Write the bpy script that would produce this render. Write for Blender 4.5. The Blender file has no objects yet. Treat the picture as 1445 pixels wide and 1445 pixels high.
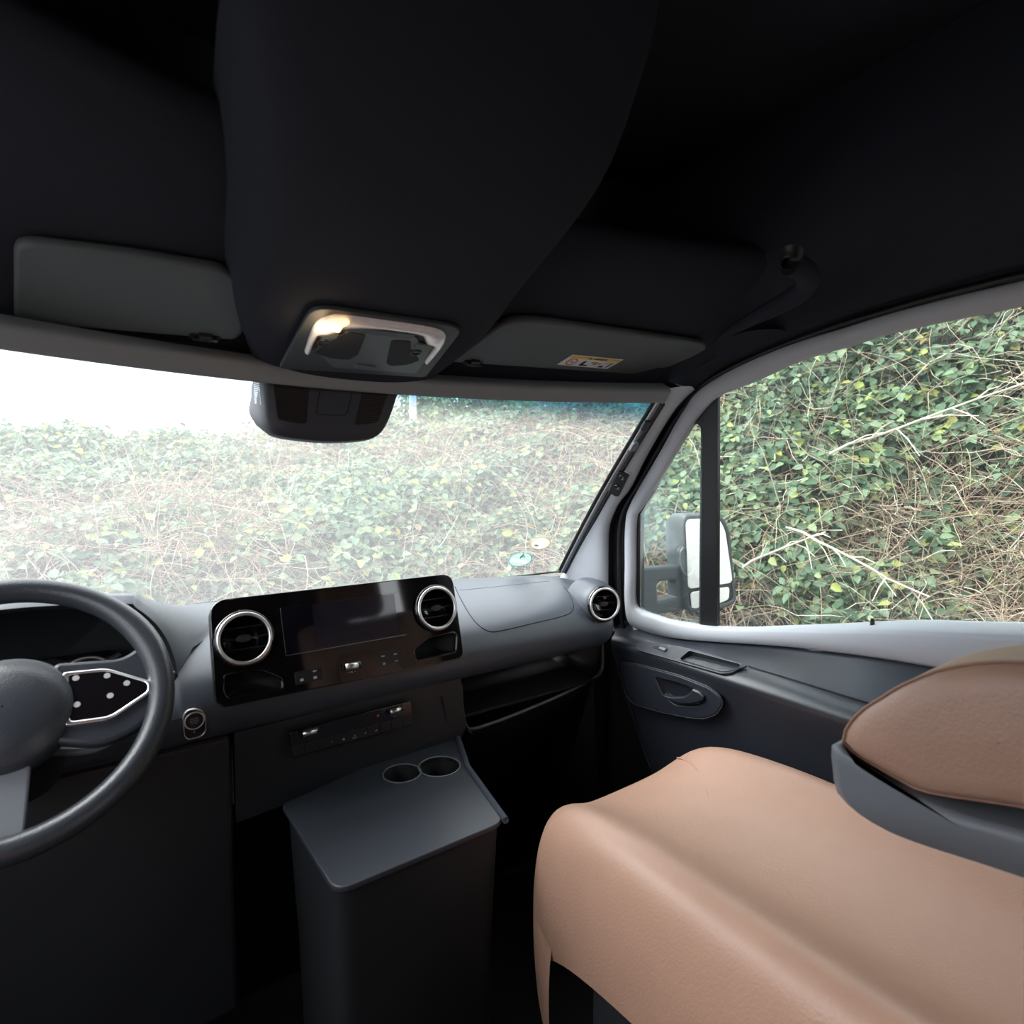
import bpy, bmesh, math, random
import numpy as np
from mathutils import Vector, Matrix
from mathutils.bvhtree import BVHTree

# ------------------------------------------------------------------ camera
F = 845.0; CX = CY = 722.5; EYE = 1.30
YAW = math.radians(35.9); PIT = math.radians(-3.9)
fwd = Vector((math.sin(YAW)*math.cos(PIT), math.cos(YAW)*math.cos(PIT), math.sin(PIT)))
rgt = Vector((math.cos(YAW), -math.sin(YAW), 0)); upv = rgt.cross(fwd)
S = bpy.context.scene
C = S.collection
cam = bpy.data.cameras.new('camera'); co = bpy.data.objects.new('camera', cam); C.objects.link(co)
co.location = (0, 0, EYE)
co.rotation_euler = Matrix((rgt, upv, -fwd)).transposed().to_euler()
cam.sensor_width = 36; cam.sensor_fit = 'HORIZONTAL'; cam.lens = 36*F/1445; cam.clip_start = .02; cam.clip_end = 300
cam.dof.use_dof = True; cam.dof.focus_distance = 1.5; cam.dof.aperture_fstop = 5.6
S.camera = co

# ------------------------------------------------------------------ sky, lights, exposure
S.view_settings.view_transform = 'Standard'; S.view_settings.look = 'None'
S.view_settings.gamma = 1; S.view_settings.use_curve_mapping = False
S.view_settings.exposure = 1.75
w = bpy.data.worlds.new('overcast_sky'); S.world = w; w.use_nodes = True
wn = w.node_tree.nodes; wl = w.node_tree.links; wn.clear()
wo = wn.new('ShaderNodeOutputWorld'); wb = wn.new('ShaderNodeBackground'); wr = wn.new('ShaderNodeValToRGB')
wt = wn.new('ShaderNodeTexCoord'); ws = wn.new('ShaderNodeSeparateXYZ')
wl.new(wt.outputs['Generated'], ws.inputs[0]); wl.new(ws.outputs['Z'], wr.inputs[0])
wr.color_ramp.elements[0].position = 0.0; wr.color_ramp.elements[0].color = (.80, .86, .92, 1)
wr.color_ramp.elements[1].position = .6; wr.color_ramp.elements[1].color = (.97, .985, 1, 1)
wl.new(wr.outputs[0], wb.inputs[0]); wb.inputs[1].default_value = 1.15
wl.new(wb.outputs[0], wo.inputs[0])
sun = bpy.data.lights.new('cloud_sun', 'SUN'); sun.energy = 2.2; sun.angle = math.radians(50); sun.color = (1, .98, .95)
so = bpy.data.objects.new('cloud_sun', sun); C.objects.link(so)
so.rotation_euler = Vector((.55, -.42, -.72)).to_track_quat('-Z', 'Y').to_euler()

random.seed(4); rng = np.random.default_rng(7)

# ------------------------------------------------------------------ helpers
def V(x, y, h): return Vector((x, y, h+EYE))
def ray(px, py): return fwd + rgt*((px-CX)/F) + upv*((CY-py)/F)
def at(px, py, X=None, Y=None, h=None, pl=None):
    """point where the sight line through a photo pixel meets a real plane"""
    d = ray(px, py)
    if X is not None: t = X/d.x
    elif Y is not None: t = Y/d.y
    elif h is not None: t = h/d.z
    else: t = pl[3]/(Vector(pl[:3]).dot(d))
    return V(*(d*t))

def nmat(name, col, rough=.5, metal=0, spec=.5, bump=0, bscale=400, coat=0, emit=None, estr=0, var=0, vscale=8, sheen=0):
    m = bpy.data.materials.new(name); m.use_nodes = True; nt = m.node_tree; b = nt.nodes['Principled BSDF']
    b.inputs['Base Color'].default_value = (*col, 1); b.inputs['Roughness'].default_value = rough
    b.inputs['Metallic'].default_value = metal; b.inputs['Specular IOR Level'].default_value = spec
    b.inputs['Coat Weight'].default_value = coat; b.inputs['Coat Roughness'].default_value = .05
    if sheen: b.inputs['Sheen Weight'].default_value = sheen
    if emit: b.inputs['Emission Color'].default_value = (*emit, 1); b.inputs['Emission Strength'].default_value = estr
    if bump:
        t = nt.nodes.new('ShaderNodeTexCoord'); n = nt.nodes.new('ShaderNodeTexNoise'); n.inputs['Scale'].default_value = bscale
        k = nt.nodes.new('ShaderNodeBump'); k.inputs['Strength'].default_value = bump; k.inputs['Distance'].default_value = .001
        nt.links.new(t.outputs['Object'], n.inputs['Vector']); nt.links.new(n.outputs['Fac'], k.inputs['Height'])
        nt.links.new(k.outputs['Normal'], b.inputs['Normal'])
    if var:
        t = nt.nodes.new('ShaderNodeTexCoord'); n = nt.nodes.new('ShaderNodeTexNoise'); n.inputs['Scale'].default_value = vscale
        n.inputs['Detail'].default_value = 4
        r = nt.nodes.new('ShaderNodeMapRange'); r.inputs['To Min'].default_value = 1-var; r.inputs['To Max'].default_value = 1+var
        x = nt.nodes.new('ShaderNodeVectorMath'); x.operation = 'SCALE'; x.inputs[0].default_value = col
        nt.links.new(t.outputs['Object'], n.inputs['Vector']); nt.links.new(n.outputs['Fac'], r.inputs['Value'])
        nt.links.new(r.outputs[0], x.inputs['Scale']); nt.links.new(x.outputs[0], b.inputs['Base Color'])
    return m

M = {}
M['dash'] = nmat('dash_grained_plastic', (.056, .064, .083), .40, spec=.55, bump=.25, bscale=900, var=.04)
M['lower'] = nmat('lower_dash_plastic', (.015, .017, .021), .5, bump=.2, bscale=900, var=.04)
M['black'] = nmat('black_plastic', (.010, .010, .012), .45, var=.05)
M['cavity'] = nmat('black_cavity_plastic', (.005, .005, .006), .7, var=.05)
M['door'] = nmat('door_grained_plastic', (.019, .022, .031), .36, spec=.6, bump=.35, bscale=700, var=.04)
M['trim'] = nmat('light_grey_trim', (.47, .49, .54), .5, bump=.1, bscale=900, var=.02)
M['htrim'] = nmat('grey_header_trim', (.22, .23, .245), .6, bump=.15, bscale=900, var=.02)
M['headliner'] = nmat('anthracite_headliner_fabric', (.027, .030, .041), .95, spec=.1, bump=.6, bscale=1200, var=.08, vscale=300)
M['tray'] = nmat('tray_plastic', (.036, .041, .052), .40, bump=.15, bscale=900, var=.03)
M['bar'] = nmat('division_bar_plastic', (.04, .044, .06), .4, var=.03)
M['visor'] = nmat('dark_visor_vinyl', (.085, .10, .105), .6, bump=.2, bscale=900, var=.03)
M['gloss'] = nmat('piano_black', (.006, .005, .006), .05, spec=.6, coat=.6, var=.05)
M['screen'] = nmat('screen_glass', (.006, .006, .010), .03, spec=.6, coat=.5, var=.05)
M['chrome'] = nmat('satin_chrome', (.93, .92, .93), .38, metal=1, var=.02)
M['chrome2'] = nmat('bright_chrome', (.95, .93, .95), .28, metal=1, var=.02)
M['rubber'] = nmat('black_rubber', (.008, .008, .010), .5, var=.1)
M['leather'] = nmat('brown_leather', (.42, .25, .185), .42, spec=.45, bump=.6, bscale=260, var=.06, vscale=20)
M['wheel'] = nmat('steering_leather', (.030, .034, .043), .32, spec=.55, bump=.4, bscale=500, var=.05)
M['greyp'] = nmat('grey_plastic', (.14, .15, .17), .45, var=.04)
M['console'] = nmat('console_grey_plastic', (.07, .085, .092), .5, bump=.15, bscale=900, var=.03)
M['scoop'] = nmat('lamp_scoop_plastic', (.028, .030, .036), .75, spec=.2, var=.05)
M['bez'] = nmat('lamp_bezel_plastic', (.040, .046, .052), .6, var=.03)
M['sensor'] = nmat('sensor_cover_plastic', (.030, .031, .044), .5, bump=.15, bscale=900, var=.03)
M['white'] = nmat('printed_white', (.75, .76, .78), .4, var=.01)
M['mark'] = nmat('icon_print', (.42, .42, .44), .5, var=.01)
M['red'] = nmat('printed_red', (.62, .06, .05), .5, var=.01)
M['redd'] = nmat('dark_red_print', (.10, .008, .008), .4, emit=(1, .1, .05), estr=.03)
M['blue'] = nmat('printed_blue', (.05, .2, .7), .5, var=.01)
M['yellow'] = nmat('printed_yellow', (.78, .50, .06), .5, var=.01)
M['lens'] = nmat('clear_lamp_lens', (.80, .76, .78), .18, spec=.7, coat=.6, bump=.6, bscale=120, var=.25, vscale=60)
M['lamp_on'] = nmat('lit_reading_lamp', (.9, .7, .5), .3, emit=(1, .62, .30), estr=.5)
M['mirhouse'] = nmat('mirror_plastic', (.055, .065, .075), .5, bump=.4, bscale=500, var=.06)
M['mirglass'] = nmat('mirror_glass', (.92, .94, .95), .02, metal=1, var=.01)
M['carpet'] = nmat('black_carpet', (.012, .012, .013), .95, bump=.8, bscale=300, var=.2, vscale=200)
M['wallin'] = nmat('grey_interior_lining', (.16, .16, .17), .8, var=.05)
M['white_paint'] = nmat('white_pole_paint', (.75, .77, .80), .4, var=.03)
M['soil'] = nmat('undergrowth_soil', (.028, .023, .018), .95, var=.5, vscale=5)
M['ground'] = nmat('gravel_ground', (.22, .21, .20), .9, bump=.6, bscale=30, var=.25, vscale=6)
M['bark'] = nmat('bark', (.16, .12, .09), .9, bump=.6, bscale=20, var=.3)

def island_ramp(name, stops, rough=.45, trans=.25, spec=.4):
    m = bpy.data.materials.new(name); m.use_nodes = True; nt = m.node_tree; b = nt.nodes['Principled BSDF']
    g = nt.nodes.new('ShaderNodeNewGeometry'); r = nt.nodes.new('ShaderNodeValToRGB'); r.color_ramp.interpolation = 'LINEAR'
    e = r.color_ramp.elements
    while len(e) < len(stops): e.new(.5)
    for i, (p, c) in enumerate(stops): e[i].position = p; e[i].color = (*c, 1)
    nt.links.new(g.outputs['Random Per Island'], r.inputs[0]); nt.links.new(r.outputs[0], b.inputs['Base Color'])
    b.inputs['Roughness'].default_value = rough; b.inputs['Specular IOR Level'].default_value = spec
    if trans:
        tr = nt.nodes.new('ShaderNodeBsdfTranslucent'); mx = nt.nodes.new('ShaderNodeMixShader'); mx.inputs[0].default_value = trans
        nt.links.new(r.outputs[0], tr.inputs[0]); nt.links.new(b.outputs[0], mx.inputs[1]); nt.links.new(tr.outputs[0], mx.inputs[2])
        nt.links.new(mx.outputs[0], nt.nodes['Material Output'].inputs[0])
    return m
M['leaf'] = island_ramp('bramble_leaf', [(0, (.055, .11, .06)), (.3, (.10, .17, .105)), (.6, (.17, .26, .17)), (.88, (.27, .36, .20)), (.975, (.40, .46, .12)), (1, (.45, .28, .12))], .42, .3, .22)
M['leaf2'] = island_ramp('tree_leaf', [(0, (.06, .12, .05)), (.5, (.12, .2, .08)), (1, (.25, .33, .12))])
M['cane'] = island_ramp('bramble_cane', [(0, (.15, .095, .07)), (.5, (.32, .215, .16)), (.85, (.50, .38, .29)), (1, (.24, .28, .12))], .6, 0)
M['twig'] = island_ramp('dead_twig', [(0, (.50, .42, .33)), (1, (.72, .66, .56))], .7, 0)

def glass_mat(name, tint, veil, band=False, refl=1.0):
    m = bpy.data.materials.new(name); m.use_nodes = True; nt = m.node_tree; N = nt.nodes; L = nt.links; N.clear()
    out = N.new('ShaderNodeOutputMaterial'); tr = N.new('ShaderNodeBsdfTransparent'); gl = N.new('ShaderNodeBsdfGlossy')
    gl.inputs['Roughness'].default_value = 0.0; gl.inputs['Color'].default_value = (.9, .95, 1, 1)
    fr = N.new('ShaderNodeFresnel'); fr.inputs[0].default_value = 1.45
    mul = N.new('ShaderNodeMath'); mul.operation = 'MULTIPLY'; mul.inputs[1].default_value = refl; L.new(fr.outputs[0], mul.inputs[0])
    tr.inputs[0].default_value = (*tint, 1)
    tc = N.new('ShaderNodeTexCoord')
    if band:   # factory blue shade band along the top of the screen
        sp = N.new('ShaderNodeSeparateXYZ'); L.new(tc.outputs['Object'], sp.inputs[0])
        mr = N.new('ShaderNodeMapRange'); mr.inputs['From Min'].default_value = EYE+.090; mr.inputs['From Max'].default_value = EYE+.152
        mr.interpolation_type = 'SMOOTHSTEP'
        sl = N.new('ShaderNodeMath'); sl.operation = 'MULTIPLY_ADD'; sl.inputs[1].default_value = .055; sl.inputs[2].default_value = -.05
        ad = N.new('ShaderNodeMath'); ad.operation = 'ADD'; L.new(sp.outputs['X'], sl.inputs[0]); L.new(sl.outputs[0], ad.inputs[0]); L.new(sp.outputs['Z'], ad.inputs[1])
        L.new(ad.outputs[0], mr.inputs['Value'])
        mc = N.new('ShaderNodeMix'); mc.data_type = 'RGBA'; L.new(mr.outputs[0], mc.inputs[0])
        mc.inputs[6].default_value = (*tint, 1); mc.inputs[7].default_value = (.05, .38, .68, 1); L.new(mc.outputs[2], tr.inputs[0])
    tl = N.new('ShaderNodeBsdfTranslucent'); tl.inputs[0].default_value = (.93, .96, 1, 1)  # whitish veil mixed into the glass stands in for glare haze
    nz = N.new('ShaderNodeTexNoise'); nz.inputs['Scale'].default_value = 2.5; nz.inputs['Detail'].default_value = 5; L.new(tc.outputs['Object'], nz.inputs['Vector'])
    vr = N.new('ShaderNodeMapRange'); vr.inputs['From Min'].default_value = .3; vr.inputs['From Max'].default_value = .7
    vr.inputs['To Min'].default_value = veil*.92; vr.inputs['To Max'].default_value = veil*1.08; L.new(nz.outputs['Fac'], vr.inputs['Value'])
    m1 = N.new('ShaderNodeMixShader'); m2 = N.new('ShaderNodeMixShader')
    if band:   # the band itself is clear coloured plastic, with less of the glare veil
        q = N.new('ShaderNodeMath'); q.operation = 'MULTIPLY'; q2 = N.new('ShaderNodeMath'); q2.operation = 'MULTIPLY_ADD'
        L.new(mr.outputs[0], q2.inputs[0]); q2.inputs[1].default_value = -.8; q2.inputs[2].default_value = 1
        L.new(vr.outputs[0], q.inputs[0]); L.new(q2.outputs[0], q.inputs[1]); L.new(q.outputs[0], m1.inputs[0])
    else: L.new(vr.outputs[0], m1.inputs[0])
    L.new(tr.outputs[0], m1.inputs[1]); L.new(tl.outputs[0], m1.inputs[2])
    L.new(mul.outputs[0], m2.inputs[0]); L.new(m1.outputs[0], m2.inputs[1]); L.new(gl.outputs[0], m2.inputs[2]); L.new(m2.outputs[0], out.inputs[0])
    return m
M['windscreen'] = glass_mat('glare_veil_windscreen', (.93, .97, .97), .105, band=True, refl=.6)
M['sideglass'] = glass_mat('side_window_glass', (.94, .98, .96), .02, refl=.4)

def tag(o, label=None, cat=None, group=None, kind=None):
    if label: o['label'] = label
    if cat: o['category'] = cat
    if group: o['group'] = group
    if kind: o['kind'] = kind
    return o
def empty(name, loc, label=None, cat=None, group=None, kind=None):
    o = bpy.data.objects.new(name, None); C.objects.link(o); o.location = loc; o.empty_display_size = .05
    return tag(o, label, cat, group, kind)
def link(name, me, mat, parent=None, smooth=False):
    o = bpy.data.objects.new(name, me); C.objects.link(o)
    for mm in (mat if isinstance(mat, (list, tuple)) else [mat]): me.materials.append(mm)
    if smooth:
        for p in me.polygons: p.use_smooth = True
    if parent is not None:
        o.parent = parent
        if parent.type == 'EMPTY': o.matrix_parent_inverse = Matrix.Translation(parent.location).inverted()
    return o
def mesh(name, vs, fs, mat, parent=None, smooth=False):
    me = bpy.data.meshes.new(name); me.from_pydata([tuple(v) for v in vs], [], fs); me.update()
    return link(name, me, mat, parent, smooth)
def bevel(o, w=.002, seg=2, ang=40):
    b = o.modifiers.new('bevel', 'BEVEL'); b.width = w; b.segments = seg; b.limit_method = 'ANGLE'; b.angle_limit = math.radians(ang); return o
def solid(o, t, off=-1):
    s = o.modifiers.new('solid', 'SOLIDIFY'); s.thickness = t; s.offset = off; return o
def subs(o, n=2):
    s = o.modifiers.new('subs', 'SUBSURF'); s.levels = s.render_levels = n; return o
def rs(pts, n, closed=False):
    """Catmull-Rom resample to n points at equal arc length"""
    P = [np.array(p, float) for p in pts]
    if closed: Q = [P[-1]]+P+[P[0], P[1]]
    else: Q = [2*P[0]-P[1]]+P+[2*P[-1]-P[-2]]
    out = []
    for i in range(1, len(Q)-2):
        a, b, c, d = Q[i-1:i+3]
        for k in range(12):
            t = k/12; out.append(.5*((2*b)+(c-a)*t+(2*a-5*b+4*c-d)*t*t+(3*b-a-3*c+d)*t**3))
    if not closed: out.append(P[-1])
    else: out.append(P[0])
    out = np.array(out); s = np.r_[0, np.cumsum(np.linalg.norm(np.diff(out, axis=0), axis=1))]
    q = np.linspace(0, s[-1], n+1)[:-1] if closed else np.linspace(0, s[-1], n)
    r = np.stack([np.interp(q, s, out[:, k]) for k in range(out.shape[1])], 1)
    return [Vector(v) for v in r] if out.shape[1] == 3 else [tuple(v) for v in r]
def loft(name, rows, mat, parent=None, closed=False, cap=False, flip=False):
    n = len(rows[0]); vs = [v for r in rows for v in r]; fs = []
    for i in range(len(rows)-1):
        for j in range(n if closed else n-1):
            k = (j+1) % n
            f = (i*n+j, i*n+k, (i+1)*n+k, (i+1)*n+j); fs.append(f[::-1] if flip else f)
    if cap:
        fs.append(tuple(range(n))); fs.append(tuple((len(rows)-1)*n+i for i in range(n))[::-1])
    return mesh(name, vs, fs, mat, parent, True)
def tube(name, pts, r, mat, parent=None, seg=10, cap=True):
    pts = [Vector(p) for p in pts]; rows = []; n0 = None
    for i, p in enumerate(pts):
        t = (pts[min(i+1, len(pts)-1)]-pts[max(i-1, 0)]).normalized()
        if n0 is None: n0 = t.orthogonal().normalized()
        n0 = (n0-t*n0.dot(t)).normalized(); b = t.cross(n0)
        rr = r[i] if isinstance(r, (list, tuple)) else r
        rows.append([p+(n0*math.cos(a)+b*math.sin(a))*rr for a in [2*math.pi*k/seg for k in range(seg)]])
    return loft(name, rows, mat, parent, closed=True, cap=cap)

class Fr:
    """a local frame on a real plane: a = along U, b = along Vv, c = out along N (towards the viewer side)"""
    def __init__(s, O, U, W):
        s.O = Vector(O); s.U = Vector(U).normalized(); s.W = (Vector(W)-s.U*Vector(W).dot(s.U)).normalized(); s.N = s.U.cross(s.W).normalized()
        s.m = Matrix(((s.U.x, s.W.x, s.N.x, s.O.x), (s.U.y, s.W.y, s.N.y, s.O.y), (s.U.z, s.W.z, s.N.z, s.O.z), (0, 0, 0, 1)))
    def P(s, a, b, c=0): return s.O+s.U*a+s.W*b+s.N*c
    def px(s, x, y, c=0):
        d = ray(x, y); o = s.O+s.N*c-Vector((0, 0, EYE)); t = o.dot(s.N)/d.dot(s.N); q = d*t-(s.O-Vector((0, 0, EYE)))
        return (q.dot(s.U), q.dot(s.W))
def rr(x0, y0, x1, y1, r, n=6):
    o = []
    for cx, cy, a0 in ((x1-r, y1-r, 0), (x0+r, y1-r, 90), (x0+r, y0+r, 180), (x1-r, y0+r, 270)):
        for k in range(n+1):
            a = math.radians(a0+90*k/n); o.append((cx+r*math.cos(a), cy+r*math.sin(a)))
    return o
def circ(cx, cy, r, n=40, ry=None): return [(cx+r*math.cos(2*math.pi*k/n), cy+(ry or r)*math.sin(2*math.pi*k/n)) for k in range(n)]
def rpoly(pts, r, n=5):
    """polygon with rounded corners"""
    out = []; N = len(pts)
    for i in range(N):
        p = Vector(pts[i]); a = Vector(pts[i-1])-p; b = Vector(pts[(i+1) % N])-p
        ri = r[i] if isinstance(r, (list, tuple)) else r
        k = min(ri, a.length*.45, b.length*.45); A = p+a.normalized()*k; B = p+b.normalized()*k
        for t in [j/n for j in range(n+1)]: out.append(tuple(A*(1-t)**2+p*2*t*(1-t)+B*t*t))
    return out
def plate(name, fr, outline, t, mat, parent=None, holes=(), c=0, bev=0):
    """flat plate with holes lying on the frame; front face at c+t"""
    cu = bpy.data.curves.new('tmp', 'CURVE'); cu.dimensions = '2D'; cu.fill_mode = 'BOTH'; cu.extrude = max(t/2-bev, 1e-5); cu.bevel_depth = bev; cu.bevel_resolution = 2; cu.offset = -bev
    def area(q): return sum(q[i-1][0]*q[i][1]-q[i][0]*q[i-1][1] for i in range(len(q)))
    loops = [list(outline)[::(1 if area(outline) > 0 else -1)]]+[list(h_)[::(-1 if area(h_) > 0 else 1)] for h_ in holes]
    for loop in loops:
        sp = cu.splines.new('POLY'); sp.points.add(len(loop)-1); sp.use_cyclic_u = True
        for q, (a, b) in zip(sp.points, loop): q.co = (a, b, 0, 1)
    o = bpy.data.objects.new('tmp', cu); C.objects.link(o)
    dg = bpy.context.evaluated_depsgraph_get(); dg.update(); me = bpy.data.meshes.new_from_object(o.evaluated_get(dg))
    bpy.data.objects.remove(o); bpy.data.curves.remove(cu)
    me.transform(fr.m @ Matrix.Translation((0, 0, c+t/2))); me.name = name; me.materials.clear()
    return link(name, me, mat, parent)
def ring(name, fr, cx, cy, R, r, mat, parent=None, c=0, ry=None, seg=56, sc=1.0):
    rows = []
    for k in range(seg+1):
        a = 2*math.pi*k/seg; e = Vector((math.cos(a), math.sin(a)*(ry or R)/R))
        rows.append([fr.P(cx+e.x*(R+r*math.cos(b)), cy+e.y*(R+r*math.cos(b)), c+r*sc*math.sin(b)) for b in [2*math.pi*j/12 for j in range(12)]])
    return loft(name, rows, mat, parent, closed=True)
def lathe(name, fr, cx, cy, prof, mat, parent=None, seg=48, cap=False):
    rows = [[fr.P(cx+r*math.cos(2*math.pi*k/seg), cy+r*math.sin(2*math.pi*k/seg), c) for k in range(seg)] for r, c in prof]
    return loft(name, rows, mat, parent, closed=True, cap=cap)
def text(name, fr, s, a, b, size, mat, parent=None, c=.0004, mirror=False, align='CENTER'):
    cu = bpy.data.curves.new('tmp', 'FONT'); cu.body = s; cu.size = size; cu.align_x = align; cu.align_y = 'CENTER'; cu.extrude = .00015
    o = bpy.data.objects.new('tmp', cu); C.objects.link(o); dg = bpy.context.evaluated_depsgraph_get(); dg.update()
    me = bpy.data.meshes.new_from_object(o.evaluated_get(dg)); bpy.data.objects.remove(o); bpy.data.curves.remove(cu)
    mt = fr.m @ Matrix.Translation((a, b, c))
    if mirror: mt = mt @ Matrix.Diagonal((-1, 1, 1, 1))
    me.transform(mt); me.materials.clear()
    return link(name, me, mat, parent)
def bm_obj(name, bm, mat, parent=None, smooth=False):
    me = bpy.data.meshes.new(name); bm.to_mesh(me); bm.free(); return link(name, me, mat, parent, smooth)
def box(name, a, b, mat, parent=None, bev=0):
    (x0, y0, z0), (x1, y1, z1) = a, b
    vs = [(x, y, z) for x in (x0, x1) for y in (y0, y1) for z in (z0, z1)]
    o = mesh(name, vs, [(0, 1, 3, 2), (4, 6, 7, 5), (0, 4, 5, 1), (2, 3, 7, 6), (0, 2, 6, 4), (1, 5, 7, 3)], mat, parent)
    if bev: bevel(o, bev, 3)
    return o
def bvh(o): return BVHTree.FromPolygons([v.co.copy() for v in o.data.vertices], [tuple(p.vertices) for p in o.data.polygons])
def hit(tree, px, py):
    r = tree.ray_cast(Vector((0, 0, EYE)), ray(px, py).normalized()); return r[0], r[1]
def groove(name, tree, pxs, r, mat, parent, n=60, closed=False, off=.0):
    pp = rs([(x, y) for x, y in pxs], n, closed); out = []
    for x, y in pp:
        p, nn = hit(tree, x, y)
        if p is not None: out.append(p+nn*off if nn.dot(ray(x, y)) < 0 else p-nn*off)
    if closed: out.append(out[0])
    return tube(name, out, r, mat, parent, 6)

# ------------------------------------------------------------------ windscreen surface
def WS(s, v, out=0):
    b = V(.4+.83*s, 1.65-.23*s*s, -.32); t = V(.4+.655*s, 1.11-.215*s*s, .155)
    p = b.lerp(t, v); k = math.sin(math.pi*max(0, min(1, v)))*.012
    n = Vector((.25*s, .66, .75)).normalized(); return p+n*(k+out)

# ------------------------------------------------------------------ structure: van cell
def struct(o, label=None): o['kind'] = 'structure'; return tag(o, label)
struct(box('floor', (-.50, -3.0, -.06), (1.30, 1.55, 0), M['carpet']), 'black carpeted cab floor')
struct(box('wall_left', (-.52, -3.0, 0), (-.47, .05, 2.0), M['wallin']), 'grey lined side wall behind the driver')
struct(box('wall_rear', (-.50, -3.05, 0), (1.30, -3.0, 2.0), M['wallin']), 'rear wall of the van')
# right side wall; unseen sliding doorway left open to let daylight in
wr_ = empty('wall_right', (1.30, -1.5, 0)); struct(wr_, 'grey lined side wall behind the passenger door')
box('door_pillar', (1.27, -.55, 0), (1.32, .02, 2.0), M['wallin'], wr_)
box('rear_panel', (1.27, -3.0, 0), (1.32, -1.9, 2.0), M['wallin'], wr_)
box('doorway_header', (1.27, -1.9, 1.8), (1.32, -.55, 2.0), M['wallin'], wr_)
wl_ = empty('wall_front', (-.5, .5, 0)); struct(wl_, 'driver side door and lower body')
box('lower_panel', (-.52, .05, 0), (-.47, 1.5, .92), M['door'], wl_)
box('upper_rail', (-.50, .05, 1.54), (-.45, .9, 1.85), M['headliner'], wl_)
box('bulkhead', (-.52, 1.52, 0), (1.30, 1.56, .95), M['black'], wl_)
# left screen pillar
pl = [[WS(-1, v, -.01)+Vector((dx, dy, 0)) for v in np.linspace(0, 1.05, 10)] for dx, dy in ((0, 0), (-.02, -.04), (-.05, -.10))]
loft('pillar_trim', pl, M['trim'], wl_)

# --- windscreen
g = []
for v in np.linspace(-.04, 1.04, 16): g.append([WS(s, v) for s in np.linspace(-1.02, 1.02, 33)])
win1 = loft('window_1', g, M['windscreen']); struct(win1, 'wide raked windscreen with a blue shade band along its top')
TW = bvh(win1)

# --- ceiling
def HOFF(s): k = max(0, 1-s*s); return Vector((0, -.018-.062*k, -.0025-.009*k))   # the header trim stands off the glass in the middle
VS = .35; CSL = .22
def ceilh(y): return .197+VS*(1.0-y)
rows = []
for x in np.linspace(-.52, 1.08, 33):
    s = max(-1.1, min(1.02, (x-.4)/.655)); p = WS(s, 1.0)+HOFF(s); p.x = x; sh = .10*s*s
    row = [p+Vector((0, -.012, .018)), p+Vector((0, -.006, .034)), p+Vector((0, .03, .050))]
    for y in (.90, .85, .79, .72): 
        yy = y-sh; row.append(V(x, yy, ceilh(yy)+.004))
    row += [V(x, y-sh, h+.035*s*s) for y, h in ((.675, .325), (.665, .345), (.68, .362), (.74, .366), (.95, .372), (.99, .40), (.98, .52), (.92, .56))]
    row += [V(x, .6, .58), V(x, 0, .60), V(x, -1.5, .62), V(x, -3.0, .62)]
    rows.append(row)
ceil = loft('ceiling', rows, M['headliner']); struct(ceil, 'dark headliner with an overhead stowage shelf')
rf_ = [WS(s_, 1.04, .004) for s_ in np.linspace(-1.02, 1.04, 25)]
loft('roof_leak_block', [[p+Vector((0, .03, -.02)) for p in rf_], [p+Vector((0, .05, .08)) for p in rf_], [Vector((p.x*.97, .80, 2.03)) for p in rf_]], M['black'], ceil)  # unseen roof piece, added to block light leaking in above the windscreen
box('outer_roof', (-.62, -3.1, 2.02), (1.45, .85, 2.05), M['wallin'], ceil)

# --- header trim over the windscreen
hr = []
for s in np.linspace(-1.0, .985, 41):
    p = WS(s, 1.0); p0 = p+Vector((0, .06, .09)); p = p+HOFF(s); hr.append([p0, p+Vector((0, .012, -.001)), p+Vector((0, -.006, -.0035)), p+Vector((0, -.010, 0)), p+Vector((0, -.021, .016)), p+Vector((0, -.024, .020)), p+Vector((0, -.020, .028)), p+Vector((0, .0, .040))])
tr = loft('trim_1', hr, M['htrim']); struct(tr, 'grey header trim strip along the top of the windscreen')
# small joint cover in the middle of the strip
fj = Fr(at(495, 537, Y=1.022), (1, 0, 0), (0, -.55, .6))
jo = plate('joint_cover', fj, [fj.px(*q) for q in ((477, 545), (494, 546), (494, 530), (477, 529))], .006, M['htrim'], tr, c=-.002, bev=.001)

# ------------------------------------------------------------------ right pillar, seal, door frame
PS = (1, 0, .25, 1.17); DP = (1, 0, .25, 1.18)
Spx = [(862, 850), (859, 824), (859, 800), (859, 760), (861, 740), (870, 717), (881, 700), (891, 688), (915, 640), (952, 579), (979, 551)]
Spt = [at(x, y, pl=PS) for x, y in Spx]
L_ = [WS(1.0, v, -.006) for v in np.linspace(-.09, 1.06, 24)]
S_ = rs(Spt, 24)
rows = [[p+Vector((.02, .03, 0)) for p in L_], L_]
for k, (w_, push) in enumerate(((.12, .006), (.3, .016), (.5, .024), (.7, .026), (.86, .018), (.96, .006), (1, 0))):
    rows.append([a.lerp(b, w_)+Vector((-.5, -.85, .15)).normalized()*push for a, b in zip(L_, S_)])
rows.append([p+Vector((.02, .02, 0)) for p in S_])
pil = loft('trim_2', rows, M['trim'], flip=True); struct(pil, 'light grey trim of the right screen pillar')
TP = bvh(pil)
# joint line at pillar top
tube('joint_line', [at(924, 541.5, pl=PS)+Vector((-.035, -.03, -.006)), at(950, 546, pl=PS)+Vector((-.03, -.03, 0)), at(979, 551, pl=PS)+Vector((-.008, -.008, 0))], .0013, M['white'], pil)

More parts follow.
